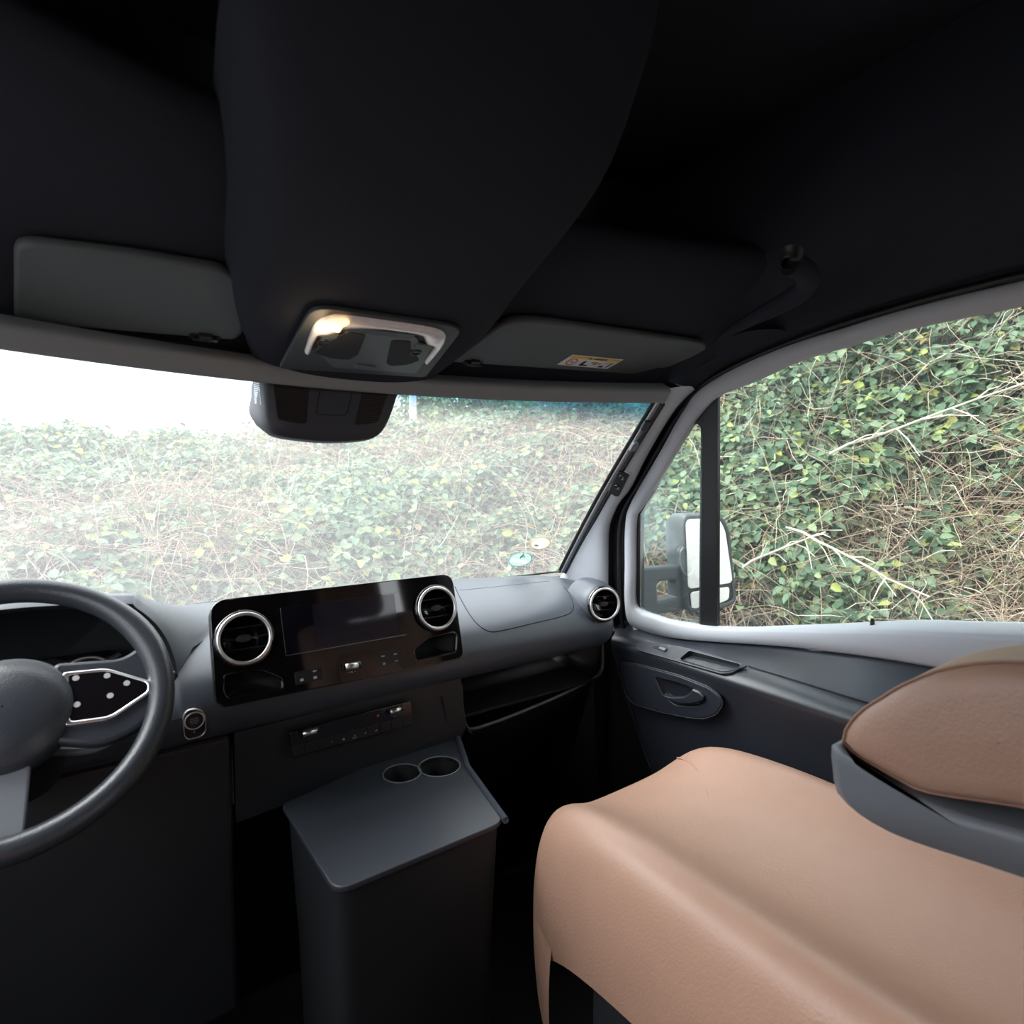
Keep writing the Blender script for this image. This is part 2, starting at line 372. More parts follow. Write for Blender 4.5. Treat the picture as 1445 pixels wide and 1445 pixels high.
# door frame outline pairs (outer, inner)
pairs = [((888, 880), (904, 863)), ((882, 850), (895, 848)), ((882, 800), (895, 800)), ((883, 738), (896, 735)), ((892, 706), (904, 718)), ((930, 640), (940, 660)), ((952, 600), (972, 605)), ((966, 577), (993, 578)), ((984, 552), (1014, 559)), ((1040, 517), (1062, 540)), ((1115, 486), (1127, 511)), ((1190, 463), (1197, 490)), ((1265, 440), (1265, 470))]
O = [at(*a, pl=DP) for a, b in pairs]; I = [at(*b, pl=DP) for a, b in pairs]
O += [V(1.112, .32, .272), V(1.112, .18, .273), V(1.118, .06, .25), V(1.18, .04, .0), V(1.245, .04, -.26), V(1.262, .10, -.33), V(1.27, .28, -.352)]; I += [V(1.121, .34, .236), V(1.121, .22, .236), V(1.128, .13, .21), V(1.18, .11, .0), V(1.238, .11, -.21), V(1.244, .16, -.238), V(1.25, .30, -.270)]
for a, b in (((1265, 933), (1265, 889)), ((1180, 921), (1180, 889)), ((1100, 912), (1100, 888)), ((1010, 906), (1010, 886)), ((953, 901), (950, 878)), ((915, 893), (922, 870))):
    O.append(at(*a, pl=DP)); I.append(at(*b, pl=DP))
N_ = 140
def rpair(A, B, n):
    cat = [np.r_[np.array(a), np.array(b)] for a, b in zip(A, B)]
    Q = [cat[-1]]+cat+[cat[0], cat[1]]; out = []
    per = 8
    for i in range(1, len(Q)-2):
        a, b, c, d = Q[i-1:i+3]
        for k in range(per):
            t = k/per; out.append(.5*((2*b)+(c-a)*t+(2*a-5*b+4*c-d)*t*t+(3*b-a-3*c+d)*t**3))
    return [Vector(o[:3]) for o in out], [Vector(o[3:]) for o in out]
Od, Id = rpair(O, I, N_)
dn = Vector((1, 0, .25)).normalized()
door = empty('door_1', (1.25, .6, 0)); struct(door, 'passenger door with light grey window surround')
rows = [[p+dn*.03 for p in Od], Od, [o.lerp(i, .12)-dn*.006 for o, i in zip(Od, Id)], [o.lerp(i, .5)-dn*.009 for o, i in zip(Od, Id)], [o.lerp(i, .88)-dn*.006 for o, i in zip(Od, Id)], Id, [p+dn*(.014+.040*max(0, min(1, (.80-p.y)/.35))*(p.z < EYE)) for p in Id]]
# widen the sill reveal towards the rear
fo = loft('window_frame', rows, M['trim'], door, closed=True, flip=True)
fq = Fr(V(1.27, .6, -.36)+dn*.010, (0, -1, 0), (-.25, 0, 1))
fd = Fr(V(1.27, .6, -.36)+dn*.040, (0, -1, 0), (-.25, 0, 1))
# check that fd.N faces the camera
ml = [fd.px(*q) for q in [(1010, 545), (1010, 884), (940, 877), (904, 868), (893, 850), (893, 735), (903, 714), (972, 600)]]
gl = [fq.px(*q) for q in [(979, 597), (987, 600), (991, 612), (990, 745), (988, 884), (945, 876), (918, 869), (905, 860), (905, 725), (941, 658)]]
def grow(pts, k):
    cx = sum(p[0] for p in pts)/len(pts); cy = sum(p[1] for p in pts)/len(pts); return [(cx+(a-cx)*k, cy+(b-cy)*k) for a, b in pts]
plate('quarter_window_seal', fq, grow([fq.px(*q) for q in [(1012, 540), (1012, 890), (940, 885), (895, 872), (884, 850), (884, 735), (893, 710), (966, 590), (985, 560)]], 1.0), .012, M['rubber'], door, holes=[rpoly(gl, .012)], c=-.012, bev=.001)
plate('quarter_window_glass', fq, gl, .003, M['sideglass'], door, c=.002)
# division bar
br = plate('division_bar', fd, [fd.px(*q, .01) for q in [(1001, 535), (1011.5, 535), (1007.5, 895), (997, 895)]], .02, M['rubber'], door, c=.0, bev=.002)
plate('division_bar_trim', fd, [fd.px(*q, .015) for q in [(991, 535), (1001, 535), (998, 895), (987, 895)]], .016, M['bar'], door, c=.004, bev=.002)
mg = [fd.px(*q) for q in [(1006, 530), (1006, 900), (1265, 895)]]+[(.50, .02), (.50, .70)]+[fd.px(1265, 440)]
ga = plate('window_glass', fd, [(mg[0][0], .70), mg[1], (.52, mg[1][1]), (.52, .70)], .003, M['sideglass'], door, c=-.012)
# outer door skin seen as bright sill beyond the frame
lp = at(1231, 884, pl=DP)
sill = plate('window_sill', Fr(V(1.28, .6, -.36), (0, -1, 0), (1, 0, 0)), [(-.15, 0), (.5, 0), (.5, .05), (-.15, .05)], .004, M['trim'], door, c=-.03)
lk = at(1231, 881, X=1.285)
tube('lock_pin', [lk+Vector((0, 0, -.02)), lk+Vector((0, 0, .004)), lk+Vector((0, 0, .012))], [.0042, .0042, .0030], M['black'], door, 14)
tube('lock_pin_collar', [lk+Vector((0, 0, -.012)), lk+Vector((0, 0, -.009))], [.016, .011], M['white'], door, 20)

# rubber door seal between pillar / headliner and the door frame
Sh = [at(x, y, pl=PS) for x, y in [(1006, 524), (1060, 500), (1115, 477), (1190, 449), (1265, 424)]]+[V(1.095, .25, .290), V(1.095, .02, .290)]
Sall = [at(872, 1000, pl=(1, 0, .1, 1.17))] + [at(866, 900, pl=PS)] + Spt + Sh
On = [V(1.31, 1.23, -.62), V(1.30, 1.21, -.50)] + O[:15]
Sr, Or = rs(Sall, 60), rs(On, 60)
# match by arc position along pillar; pull the middle back to read as a channel
mid = [(a+b)/2+Vector((.035, .02, .01)) for a, b in zip(Sr, Or)]
seal = loft('trim_3', [[p+Vector((-.001, 0, 0)) for p in Sr], [a.lerp(b, .28)+Vector((.012, .012, 0)) for a, b in zip(Sr, Or)], mid, [a.lerp(b, .8)+Vector((.022, .004, 0)) for a, b in zip(Sr, Or)], [p+dn*.012 for p in Or]], M['rubber']); struct(seal, 'black rubber door seal around the passenger door opening')
tube('seal_bead', [a.lerp(b, .55)+Vector((.006, .0, 0)) for a, b in zip(Sr, Or)], .006, M['rubber'], seal, 10)

# headliner side over the door
ys = [p for p in rs(Spt[-2:]+Sh, 24)]
def side(p): 
    y = p.y; c = max(ceilh(y)+EYE, p.z+.02)
    return [p+Vector((.012, 0, .0)), p, p+Vector((-.010, -.002, .016)), p+Vector((-.045, -.006, .045)), Vector((p.x-.11, y-.01, max(p.z+.075, min(c+.005, EYE+.33)))), Vector((p.x-.18, y-.01, max(p.z+.10, min(c+.05, EYE+.42)))), Vector((p.x-.14, y-.01, EYE+.60))]
hs = loft('trim_4', [side(p) for p in ys], M['headliner']); struct(hs, 'dark fabric roof lining above the passenger door')
subs(hs, 1)
# dark corner pad joining visor area to pillar top
a0 = at(924, 541, pl=PS); 
cp = [[at(893, 545, Y=.97), at(930, 545, Y=.92), at(979, 552, pl=PS)], [at(918, 534, Y=.95), at(955, 530, Y=.88), at(1000, 528, pl=PS)], [at(968, 519, Y=.86), at(1000, 512, Y=.80), at(1040, 503, pl=PS)], [at(1006, 500, Y=.80), at(1045, 490, Y=.72), at(1100, 478, pl=PS)], [at(1006, 485, Y=.76), at(1050, 465, Y=.66), at(1120, 462, pl=PS)]]
cpo = loft('corner_pad', cp, M['headliner'], hs); subs(cpo, 2)
# grab handle recess end on the roof lining
gh = empty('grab_handle', at(1080, 420, Y=.55), 'black grab handle moulded into the roof lining above the passenger door', 'handle')
hp = [at(1008, 484, Y=.72), at(1040, 462, Y=.66), at(1085, 438, Y=.58), at(1125, 415, Y=.52), at(1140, 398, Y=.49), at(1135, 382, Y=.47), at(1115, 372, Y=.47)]
tube('grip', rs(hp, 30), [.004+.012*math.sin(math.pi*min(1, k/20)*.5) for k in range(30)], M['headliner'], gh, 14)
tube('end_cap', [hp[-1]+Vector((.005, 0, .02)), hp[-1], hp[-1]+Vector((-.01, 0, -.002))], [.014, .016, .008], M['black'], gh, 12)

# ------------------------------------------------------------------ blind guide rail along the pillar
rail = empty('blind_guide_rail', WS(1, 0), 'slim black and silver guide rail running up the right edge of the windscreen', 'rail')
def strip(name, s0, s1, d0, d1, mat, v0=.012, v1=1.0, n=30):
    vs = np.linspace(v0, v1, n); inn = -1
    rows = [[WS(s0, v, 0) for v in vs], [WS(s0, v, -d0) for v in vs], [WS(s1, v, -d1) for v in vs], [WS(s1, v, 0) for v in vs]]
    return loft(name, rows, mat, rail, flip=True)
def s_of(px, py):  # s of the screen edge line at pixel
    p, _ = hit(TW, px, py); 
    v = (p.z-EYE+.32)/.475; return (p.x-.4)/(.83-.175*v)
sg = s_of(862, 660); sp_ = s_of(879, 660)
ds = sp_-sg
strip('edge_seal', sg-.003, sg+ds*.14, .004, .006, M['rubber'])
strip('silver_strip', sg+ds*.14, sg+ds*.36, .006, .006, M['white'])
strip('track', sg+ds*.36, sg+ds*.60, .007, .008, M['greyp'])
strip('track_lip', sg+ds*.60, sg+ds*.80, .010, .012, M['rubber'])
for (px, py, nm) in ((907, 592, 'clip'), (891, 622, 'clip')):
    p, n = hit(TW, px, py); f_ = Fr(p-Vector((.25, .66, .75)).normalized()*.02, WS(1, .6)-WS(1, .5), (1, 0, -.2))
    plate(nm, f_, rr(-.014, -.008, .014, .008, .004), .008, M['black'] if py < 600 else M['greyp'], rail, c=-.004, bev=.0015)

# black two-socket bracket on pillar
bp, bn = hit(TP, 874, 681)
ddir = (hit(TP, 882, 668)[0]-hit(TP, 866, 695)[0]).normalized()
fb = Fr(bp+bn*(-1 if bn.dot(ray(874, 681)) > 0 else 1)*.002, ddir.cross(Vector((-.6, -.75, .2))).normalized(), ddir)
if fb.N.dot(ray(874, 681)) > 0: fb = Fr(fb.O, -fb.U, fb.W)
bk = empty('pillar_bracket', fb.O, 'small black bracket with two sockets on the right screen pillar', 'bracket')
q = [fb.px(*p) for p in ((874.5, 662), (889, 669), (875, 697.5), (870, 698), (859.5, 691))]
plate('bracket_frame', fb, rpoly(grow(q, 1.08), .003), .004, M['trim'], bk, c=-.002, bev=.001)
plate('bracket_plate', fb, rpoly(q, .003), .010, M['black'], bk, bev=.0015)
for x, y in ((877.5, 674), (871, 687.5)):
    a, b = fb.px(x, y, .01); lathe('socket', fb, a, b, [(.0075, .008), (.0078, .0125), (.0058, .0128), (.0050, .0105), (.001, .0105)], M['gloss'], bk, 24)

# ------------------------------------------------------------------ overhead console bulge
cons = empty('overhead_console', V(.37, .8, .21), 'dark padded overhead console in the middle of the roof front', 'console')
def conh(y): return .160+CSL*(1.0-y)
st = []
for y, xl, xr in ((1.015, .262, .520), (.98, .250, .525), (.93, .225, .528), (.86, .205, .530), (.78, .187, .520), (.70, .172, .505), (.62, .160, .485), (.52, .148, .46), (.44, .145, .44)):
    h = conh(y) if y > .50 else conh(y)+(.5-y)*.6; zc = ceilh(y) if y > .7 else .345
    up = max(.012, zc-h)
    st.append([V(xl-.045, y, h+up+.03), V(xl-.035, y, h+up*.75), V(xl-.018, y, h+up*.30), V(xl+.006, y, h+.006), V(xl+.045, y, h), V((xl+xr)/2, y, h-.001), V(xr-.045, y, h), V(xr-.006, y, h+.006), V(xr+.018, y, h+up*.30), V(xr+.035, y, h+up*.75), V(xr+.045, y, h+up+.03)])
st.append([V(x, .40, .60) for x in np.linspace(.10, .50, 11)])
co_ = loft('console_shell', st, M['headliner'], cons); subs(co_, 2)
# lamp unit on the console
pc = V(.38, .90, conh(.90)); fl = Fr(pc+Vector((0, 0, -.003)), (1, 0, 0), (0, -1, CSL))
if fl.N.dot(ray(520, 490)) > 0: fl = Fr(fl.O, fl.U, -fl.W)
lu = empty('reading_lamp_unit', fl.O, 'grey overhead lamp unit with one lit reading lamp and clear curved lens', 'ceiling lamp')
bz = rpoly([fl.px(*p) for p in ((393, 516), (440, 427), (655, 458), (600, 529))], [.012, .03, .03, .012])
plate('bezel', fl, bz, .006, M['bez'], lu, c=-.001, bev=.0015)
# U-shaped clear lens
lo = rs([fl.px(*p) for p in ((429, 490), (437, 465), (446, 448), (462, 440), (480, 438), (540, 446), (600, 455), (622, 461), (629, 470), (624, 482), (604, 506))], 60)
li = rs([fl.px(*p) for p in ((437, 490), (445, 472), (452, 465), (470, 468), (484, 458), (540, 458), (590, 466), (598, 474), (601, 481), (612, 484), (598, 504))], 60)
rows = []
for a, b in zip(lo, li):
    a = Vector(a); b = Vector(b)
    rows.append([fl.P(a.x, a.y, .004), fl.P(*(a.lerp(b, .1)), .009), fl.P(*(a.lerp(b, .5)), .012), fl.P(*(a.lerp(b, .9)), .009), fl.P(b.x, b.y, .004)])
ln = loft('lamp_lens', rows, M['lens'], lu)
lo_ = rpoly([fl.px(*p, .012) for p in ((454, 464), (463, 451), (492, 450.5), (494, 455), (484, 460), (479, 468))], .004)
plate('lit_lamp', fl, lo_, .003, M['lamp_on'], lu, c=.0112, bev=.0008)
bulb = bpy.data.lights.new('reading_lamp_light', 'POINT'); bulb.energy = .03; bulb.color = (1, .7, .42); bulb.shadow_soft_size = .012
bo = bpy.data.objects.new('reading_lamp_light', bulb); C.objects.link(bo); bo.parent = lu; bo.location = fl.P(*lo_[3], .03)-lu.location
# centre tray with finger scoops
ct = rpoly([fl.px(*p) for p in ((446, 489), (452, 470), (478, 471), (492, 458), (588, 469), (593, 483), (608, 484), (598, 504), (586, 521), (470, 512))], .006)
plate('switch_panel', fl, ct, .007, M['console'], lu, c=.001, bev=.001)
for pts, nm in ((((442, 497), (478, 474), (493, 468), (516, 472), (505, 500), (492, 507), (468, 505)), 'finger_recess'), (((545, 512), (552, 480), (580, 481), (579, 492), (592, 508), (575, 514), (552, 516)), 'finger_recess')):
    o_ = rpoly([fl.px(*p, .008) for p in pts], .006); plate(nm, fl, o_, .0016, M['scoop'], lu, c=.0075, bev=.0004)
rib1 = [fl.px(*p, .01) for p in ((440, 498), (478, 472), (512, 474), (480, 500))]
for k in range(12):
    t = k/11; a = Vector(rib1[0]).lerp(Vector(rib1[3]), t); b = Vector(rib1[1]).lerp(Vector(rib1[2]), t)
    if k == 0: bmr = []
    bmr.append((a, b))
vs = []; fs = []
for a, b in bmr:
    d = (b-a).normalized(); n = Vector((-d.y, d.x))*.0008; i = len(vs)
    vs += [fl.P(*(a-n), .0088), fl.P(*(a+n), .0088), fl.P(*(b+n), .0088), fl.P(*(b-n), .0088)]; fs.append((i, i+1, i+2, i+3))
mesh('grip_ribs', vs, fs, M['visor'], lu)
for x, y in ((456, 483), (587, 497)):
    a, b = fl.px(x, y, .008); lathe('spot_socket', fl, a, b, [(.009, .007), (.009, .010), (.007, .0102), (.006, .0085), (.001, .0085)], M['black'], lu, 24)
for (x0, y0), (x1, y1) in (((454, 467), (474, 476)), ((590, 484), (606, 493))):
    a = fl.px(x0, y0, .008); b = fl.px(x1, y1, .008)
    plate('switch_button', fl, rr(min(a[0], b[0]), min(a[1], b[1]), max(a[0], b[0]), max(a[1], b[1]), .002), .003, M['visor'], lu, c=.0075, bev=.0005)
for k in range(4):
    t0 = Vector(fl.px(494+22*k, 460+2.6*k, .008)); t1 = Vector(fl.px(514+22*k, 470+2.6*k, .008))
    plate('switch_button', fl, rr(min(t0.x, t1.x), min(t0.y, t1.y), max(t0.x, t1.x), max(t0.y, t1.y), .001), .002, M['sensor'], lu, c=.0075, bev=.0005)
a = fl.px(515, 517, .008); plate('catch', fl, rr(a[0]-.016, a[1]-.006, a[0]+.016, a[1]+.007, .004), .003, M['console'], lu, c=.0075, bev=.0008)

# ------------------------------------------------------------------ sun visors
def visor(label, pts, labelled, hookpx, rads):
    f_ = Fr(V(.7, .9, ceilh(.9)-.004), (1, 0, 0), (0, -1, VS))
    if f_.N.dot(ray(760, 490)) > 0: f_ = Fr(f_.O, f_.U, -f_.W)
    e = empty('sun_visor', f_.P(*f_.px(*pts[0])), label, 'sun visor', 'folded up sun visors')
    o_ = rpoly([f_.px(*p, .012) for p in pts], rads)
    plate('visor_panel', f_, o_, .014, M['visor'], e, c=-.004, bev=.005)
    a, b = f_.px(*hookpx, .01)
    plate('notch', f_, rr(a-.020, b-.009, a+.020, b+.006, .004), .002, M['cavity'], e, c=.0095, bev=.0004)
    # retaining hook belongs to the roof
    hk = empty('visor_hook', f_.P(a, b, .012), 'small black hook holding the inner end of the ' + ('left sun visor' if not labelled else 'right sun visor'), 'hook', 'visor hooks')
    bx_ = plate('hook', f_, rr(a-.009, b-.006, a+.009, b+.010, .002), .010, M['black'], hk, c=.006, bev=.001)
    tube('hook_pin', [f_.P(a-.016, b, .015), f_.P(a+.016, b, .015)], .003, M['black'], hk, 10)
    return e, f_
vl, fv = visor('dark grey sun visor on the left above the steering wheel', [(20, 458), (332, 483), (344, 473), (344, 415), (325, 385), (180, 362), (20, 345)], False, (289, 475), [.01, .02, .008, .02, .02, .03, .02])
vr_, fv = visor('dark grey sun visor on the right with an airbag warning label', [(634, 513), (905, 531), (960, 515), (1001, 497), (995, 487), (760, 455), (715, 455)], True, (668, 511), [.008, .03, .03, .01, .01, .03, .03])
lb = [fv.px(*p, .011) for p in ((786, 515), (808, 501), (880, 508), (857, 521))]
A, B, Cc, D = [Vector(p) for p in lb]    # A near-left, B far-left, Cc far-right, D near-right
wlab = plate('warning_label', fv, [tuple(p) for p in (A, B, Cc, D)], .0006, M['white'], vr_, c=.0098)
wlab['label'] = 'white and yellow airbag warning label'
def lb2(u, v): return A.lerp(D, u)*(1-v)+B.lerp(Cc, u)*v
Uv = (D-A); Vv_ = (B-A)
flb = Fr(fv.P(A.x, A.y, .0105), fv.U*Uv.x+fv.W*Uv.y, fv.U*Vv_.x+fv.W*Vv_.y)
flip_l = flb.N.dot(fv.N) < 0
if flip_l: flb.N = -flb.N
LW, LH = Uv.length, Vv_.length
def lq(u, v): p = lb2(u, v); return (p.x, p.y)
plate('warning_band', fv, [lq(.02, .72), lq(.02, .94), lq(.98, .94), lq(.98, .72)], .0004, M['yellow'], wlab, c=.0104)
mt = Matrix(((fv.U.x, 0, 0, 0),)*1+((0, 0, 0, 0),)*3) if False else None
def ltext(s, u, v, size, mat):
    f2 = Fr(fv.P(*lq(u, v), .0109), (fv.U*Uv.x+fv.W*Uv.y), (fv.U*Vv_.x+fv.W*Vv_.y))
    f2.m = Matrix(((f2.U.x, f2.W.x, fv.N.x, f2.O.x), (f2.U.y, f2.W.y, fv.N.y, f2.O.y), (f2.U.z, f2.W.z, fv.N.z, f2.O.z), (0, 0, 0, 1)))
    return text('label_text', f2, s, 0, 0, size, mat, wlab)
ltext('AIRBAG', .60, .83, LH*.22, M['black'])
plate('warning_triangle', fv, [lq(.36, .76), lq(.43, .76), lq(.395, .91)], .0004, M['black'], wlab, c=.0106)
f3 = Fr(fv.P(*lq(.17, .38), .0106), fv.U, fv.W)
sgn = 1 if f3.N.dot(fv.N) > 0 else -1
ring('prohibition_ring', f3, 0, 0, LH*.27, LH*.035, M['red'], wlab, sc=.1)
plate('prohibition_bar', f3, [(-LH*.2, LH*.17), (-LH*.17, LH*.2), (LH*.2, -LH*.17), (LH*.17, -LH*.2)], .0003, M['red'], wlab, c=.0)
for (u0, v0), (u1, v1), mm in (((.37, .15), (.42, .55), 'black'), ((.37, .12), (.52, .22), 'black'), ((.52, .45), (.58, .52), 'red'), ((.60, .30), (.63, .55), 'black'), ((.76, .10), (.84, .25), 'black'), ((.08, .34), (.26, .42), 'mark'), ((.66, .35), (.74, .5), 'mark'), ((.78, .5), (.92, .55), 'mark'), ((.90, .15), (.93, .6), 'black')):
    plate('pictogram', fv, [lq(u0, v0), lq(u1, v0), lq(u1, v1), lq(u0, v1)], .0003, M[mm], wlab, c=.0106)

# ------------------------------------------------------------------ sensor / camera cover on the windscreen
sc_ = empty('windscreen_sensor_cover', at(450, 580, Y=1.045), 'large dark rounded sensor cover hanging at the top centre of the windscreen', 'sensor cover')
fs_ = Fr(at(465, 585, Y=1.045), (1, 0, 0), (0, .04, 1))
ol = rs([fs_.px(*p) for p in ((371, 528), (370, 560), (371, 590), (376, 606), (392, 616), (430, 622), (470, 624.5), (515, 622), (536, 615), (549, 598), (560, 570), (568, 543), (576, 520))], 48)
ol = ol+[fs_.px(500, 527), fs_.px(430, 524)]
n_ = len(ol); cx_ = sum(p[0] for p in ol)/n_; cy_ = sum(p[1] for p in ol)/n_
def inside(p): p.y = min(p.y, max(1.05, 1.105+(.155-(p.z-EYE))/.475*.54)); return p
def oring(k, c, sh=0): return [inside(fs_.P(cx_+(a-cx_)*k, cy_+(b-cy_)*k+sh, c)) for a, b in ol]
shell = loft('cover_shell', [oring(.98, -.11, .03), oring(1.01, -.07, .016), oring(1.0, -.02, 0), oring(.97, -.004, 0), oring(.93, .002, 0), oring(.6, .0035, 0), oring(.0005, .004, 0)], M['sensor'], sc_, closed=True)
for quad in (((385, 536), (437, 540), (433, 597), (425, 598), (392, 592)), ((514, 543), (551, 546), (534, 594), (527, 597), (500, 600))):
    o_ = rpoly([fs_.px(*p, .004) for p in quad], [.001, .001, .004, .006, .006]); gr = plate('vent_grille', fs_, o_, .0012, M['cavity'], sc_, c=.0028, bev=.0003)
    xs = [p[0] for p in o_]; y0 = min(p[1] for p in o_); y1 = max(p[1] for p in o_); nsl = 16; vs = []; fs = []
    for k in range(nsl):
        b = y0+.003+(y1-y0-.005)*k/nsl
        # horizontal extent at this height
        xx = []
        for i in range(len(o_)):
            (ax, ay), (bx2, by2) = o_[i-1], o_[i]
            if (ay-b)*(by2-b) < 0: xx.append(ax+(bx2-ax)*(b-ay)/(by2-ay))
        if len(xx) < 2: continue
        i = len(vs); x0, x1 = min(xx)+.001, max(xx)-.001
        vs += [fs_.P(x0, b, .0041), fs_.P(x1, b, .0041), fs_.P(x1, b+.0018, .0055), fs_.P(x0, b+.0018, .0055)]; fs.append((i, i+1, i+2, i+3))
    mesh('louvre', vs, fs, M['black'], gr)
o_ = rpoly([fs_.px(*p, .004) for p in ((453, 542), (500, 544), (490, 583), (485, 586), (450, 585), (446, 582))], [.002, .002, .006, .006, .006, .006])
tube('cover_seam', [fs_.P(a, b, .0040) for a, b in o_]+[fs_.P(*o_[0], .0040)], .0008, M['cavity'], sc_, 6)
# slotted left flank
TS = bvh(shell); vs = []; fs = []
for k in range(14):
    y = 534+2.6*k; P_ = [hit(TS, x, yy) for x, yy in ((357.5+k*.15, y), (365.5+k*.2, y+1.8), (365.5+k*.2, y+3.2), (357.5+k*.15, y+1.4))]
    if any(p[0] is None for p in P_): continue
    i = len(vs); vs += [p[0]-ray(361, y).normalized()*.0012 for p in P_]; fs.append((i, i+1, i+2, i+3))
mesh('flank_louvre', vs, fs, M['white'], sc_)

# ------------------------------------------------------------------ dashboard
dash = empty('dashboard', V(.4, 1.2, -.8), 'dark grey moulded dashboard running across under the windscreen', 'dashboard')
PR = [(1.66, -.335), (1.60, -.322), (1.50, -.316), (1.38, -.315), (1.28, -.320), (1.20, -.334), (1.15, -.356), (1.125, -.385), (1.115, -.415), (1.122, -.445), (1.140, -.466), (1.155, -.474), (1.19, -.478), (1.40, -.48)]
pr = rs([(a, b) for a, b in PR], 60)
rows = []
for x, k, dz in [(.104, .86, 0), (.110, .95, 0), (.118, .99, 0)]+[(x, 1, 0) for x in np.linspace(.13, 1.09, 30)]+[(1.12, .995, 0), (1.145, .97, -.002), (1.170, .92, -.004), (1.190, .84, -.006), (1.205, .72, -.008), (1.214, .55, -.01), (1.217, .3, -.01)]:
    s = (x-.4)/.83; yb = 1.65-.23*s*s+.01
    row = []
    for y, h in pr:
        t = (y-1.115)/(1.66-1.115); yy = 1.115+(yb-1.115)*t if y > 1.3 or h > -.44 and y > 1.2 else y
        if y > 1.2 and h > -.44: yy = y if y < 1.28 else 1.28+(yb-1.28)*(y-1.28)/(1.66-1.28)
        else: yy = y
        yy = yb-(yb-yy)*k; hh = h+dz+(-.40-h)*(1-k)*.35
        row.append(V(x, yy, hh))
    rows.append(row)
shell = loft('upper_shell', rows, M['dash'], dash, flip=True)
TD = bvh(shell)
rows = []
for x in (-.45, -.40, -.36, -.31, -.285):
    rows.append([V(x, y if y < 1.28 else 1.28+(1.42-1.28)*(y-1.28)/.38, h) for y, h in pr])
loft('left_shell', rows, M['dash'], dash, flip=True)
groove('airbag_seam', TD, [(642, 828), (650, 845), (662, 866), (674, 881), (688, 890), (703, 890.5), (750, 880), (798, 868), (808, 859), (808, 850), (803, 838), (796, 829)], .0013, M['cavity'], dash, 90)
groove('top_seam', TD, [(648, 833), (700, 828), (775, 820)], .0007, M['lower'], dash, 40)

# instrument hood and cluster
hc = empty('instrument_cluster', V(-.09, 1.2, -.38), 'black instrument cluster under a curved hood behind the steering wheel', 'instrument cluster')
hood_px = [(181, 852), (192, 858), (208, 869), (224, 885), (237, 905), (246, 928), (250, 950), (249, 975)]
E_ = [at(x, y, Y=1.16) for x, y in hood_px]
cxh = -.09
full = [Vector((2*cxh-p.x, p.y, p.z)) for p in E_[::-1]]
full = rs(full+[Vector((cxh, 1.16, E_[0].z+.012))]+E_, 49) if abs(E_[0].x-cxh) > .02 else rs(full+E_, 49)
def hood_row(dx, y, hb, kz): return [Vector((cxh+(p.x-cxh)*dx, y, EYE+hb+(p.z-EYE-hb)*kz)) for p in full]
def hood_out(g, y, q, dz):
    dt = -.319; out = []
    for p in full:
        h = p.z-EYE+dz; h2 = max(dt-.004, h*(1-q)+dt*q) if y > 1.2 else h
        fl = 1+(g-1)*(1.0 if h < -.32 else max(.35, 1-(h+.32)*6))
        out.append(V(cxh+(p.x-cxh)*fl, y, h2))
    return out
hb = full[0].z-EYE
rows = [hood_out(2.1, 1.60, 1.0, 0), hood_out(1.9, 1.50, .75, .004), hood_out(1.65, 1.40, .45, .008), hood_out(1.38, 1.30, .20, .012), hood_out(1.16, 1.22, .05, .012), hood_out(1.05, 1.175, 0, .010), hood_row(1.0, 1.16, hb, 1.0)]
hd = loft('hood_top', rows, M['dash'], dash)
pl_ = [(y, h) for y, h in pr if h < -.405 and y < 1.16]
loft('column_shroud_panel', [[V(x, y, h) for y, h in pl_] for x in (-.29, -.2, 0, .08, .13)], M['dash'], dash, flip=True)
rows = [hood_row(1.0, 1.16, hb, 1.0), hood_row(.985, 1.163, hb, .97), hood_row(.93, 1.22, hb, .90), hood_row(.90, 1.30, hb, .84), hood_row(.05, 1.30, hb, .05)]
loft('hood_inner', rows, M['lower'], hc)
fi = Fr(V(-.09, 1.275, -.37), (1, 0, 0), (0, .25, 1))
cl = plate('cluster_panel', fi, rr(-.15, -.055, .15, .05, .03), .01, M['gloss'], hc, bev=.002)
for x in (-.09, .09):
    ring('dial_ring', fi, x, 0, .042, .0025, M['chrome'], hc, c=.011)
    plate('dial_needle', fi, [(x-.001, 0), (x+.001, 0), (x+.002, .034), (x-.002, .034)], .0015, M['red'], hc, c=.011)

# lower front of dash
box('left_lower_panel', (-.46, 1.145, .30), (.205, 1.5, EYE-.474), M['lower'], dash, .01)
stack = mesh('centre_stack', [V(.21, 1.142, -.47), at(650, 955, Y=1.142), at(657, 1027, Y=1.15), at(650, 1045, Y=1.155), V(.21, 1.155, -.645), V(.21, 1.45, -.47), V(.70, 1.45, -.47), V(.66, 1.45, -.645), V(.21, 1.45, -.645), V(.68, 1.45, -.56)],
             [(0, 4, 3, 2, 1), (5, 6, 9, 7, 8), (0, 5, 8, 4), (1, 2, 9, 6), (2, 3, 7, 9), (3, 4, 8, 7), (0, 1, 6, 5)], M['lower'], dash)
tube('stack_seam', [at(623, 983, Y=1.141), at(628, 1005, Y=1.146), at(632, 1034, Y=1.153)], .0012, M['cavity'], dash, 6)
tube('stack_seam', [at(327, 1052, Y=1.143), at(328, 1083, Y=1.143), V(.205, 1.143, -.60)], .0012, M['cavity'], dash, 6)
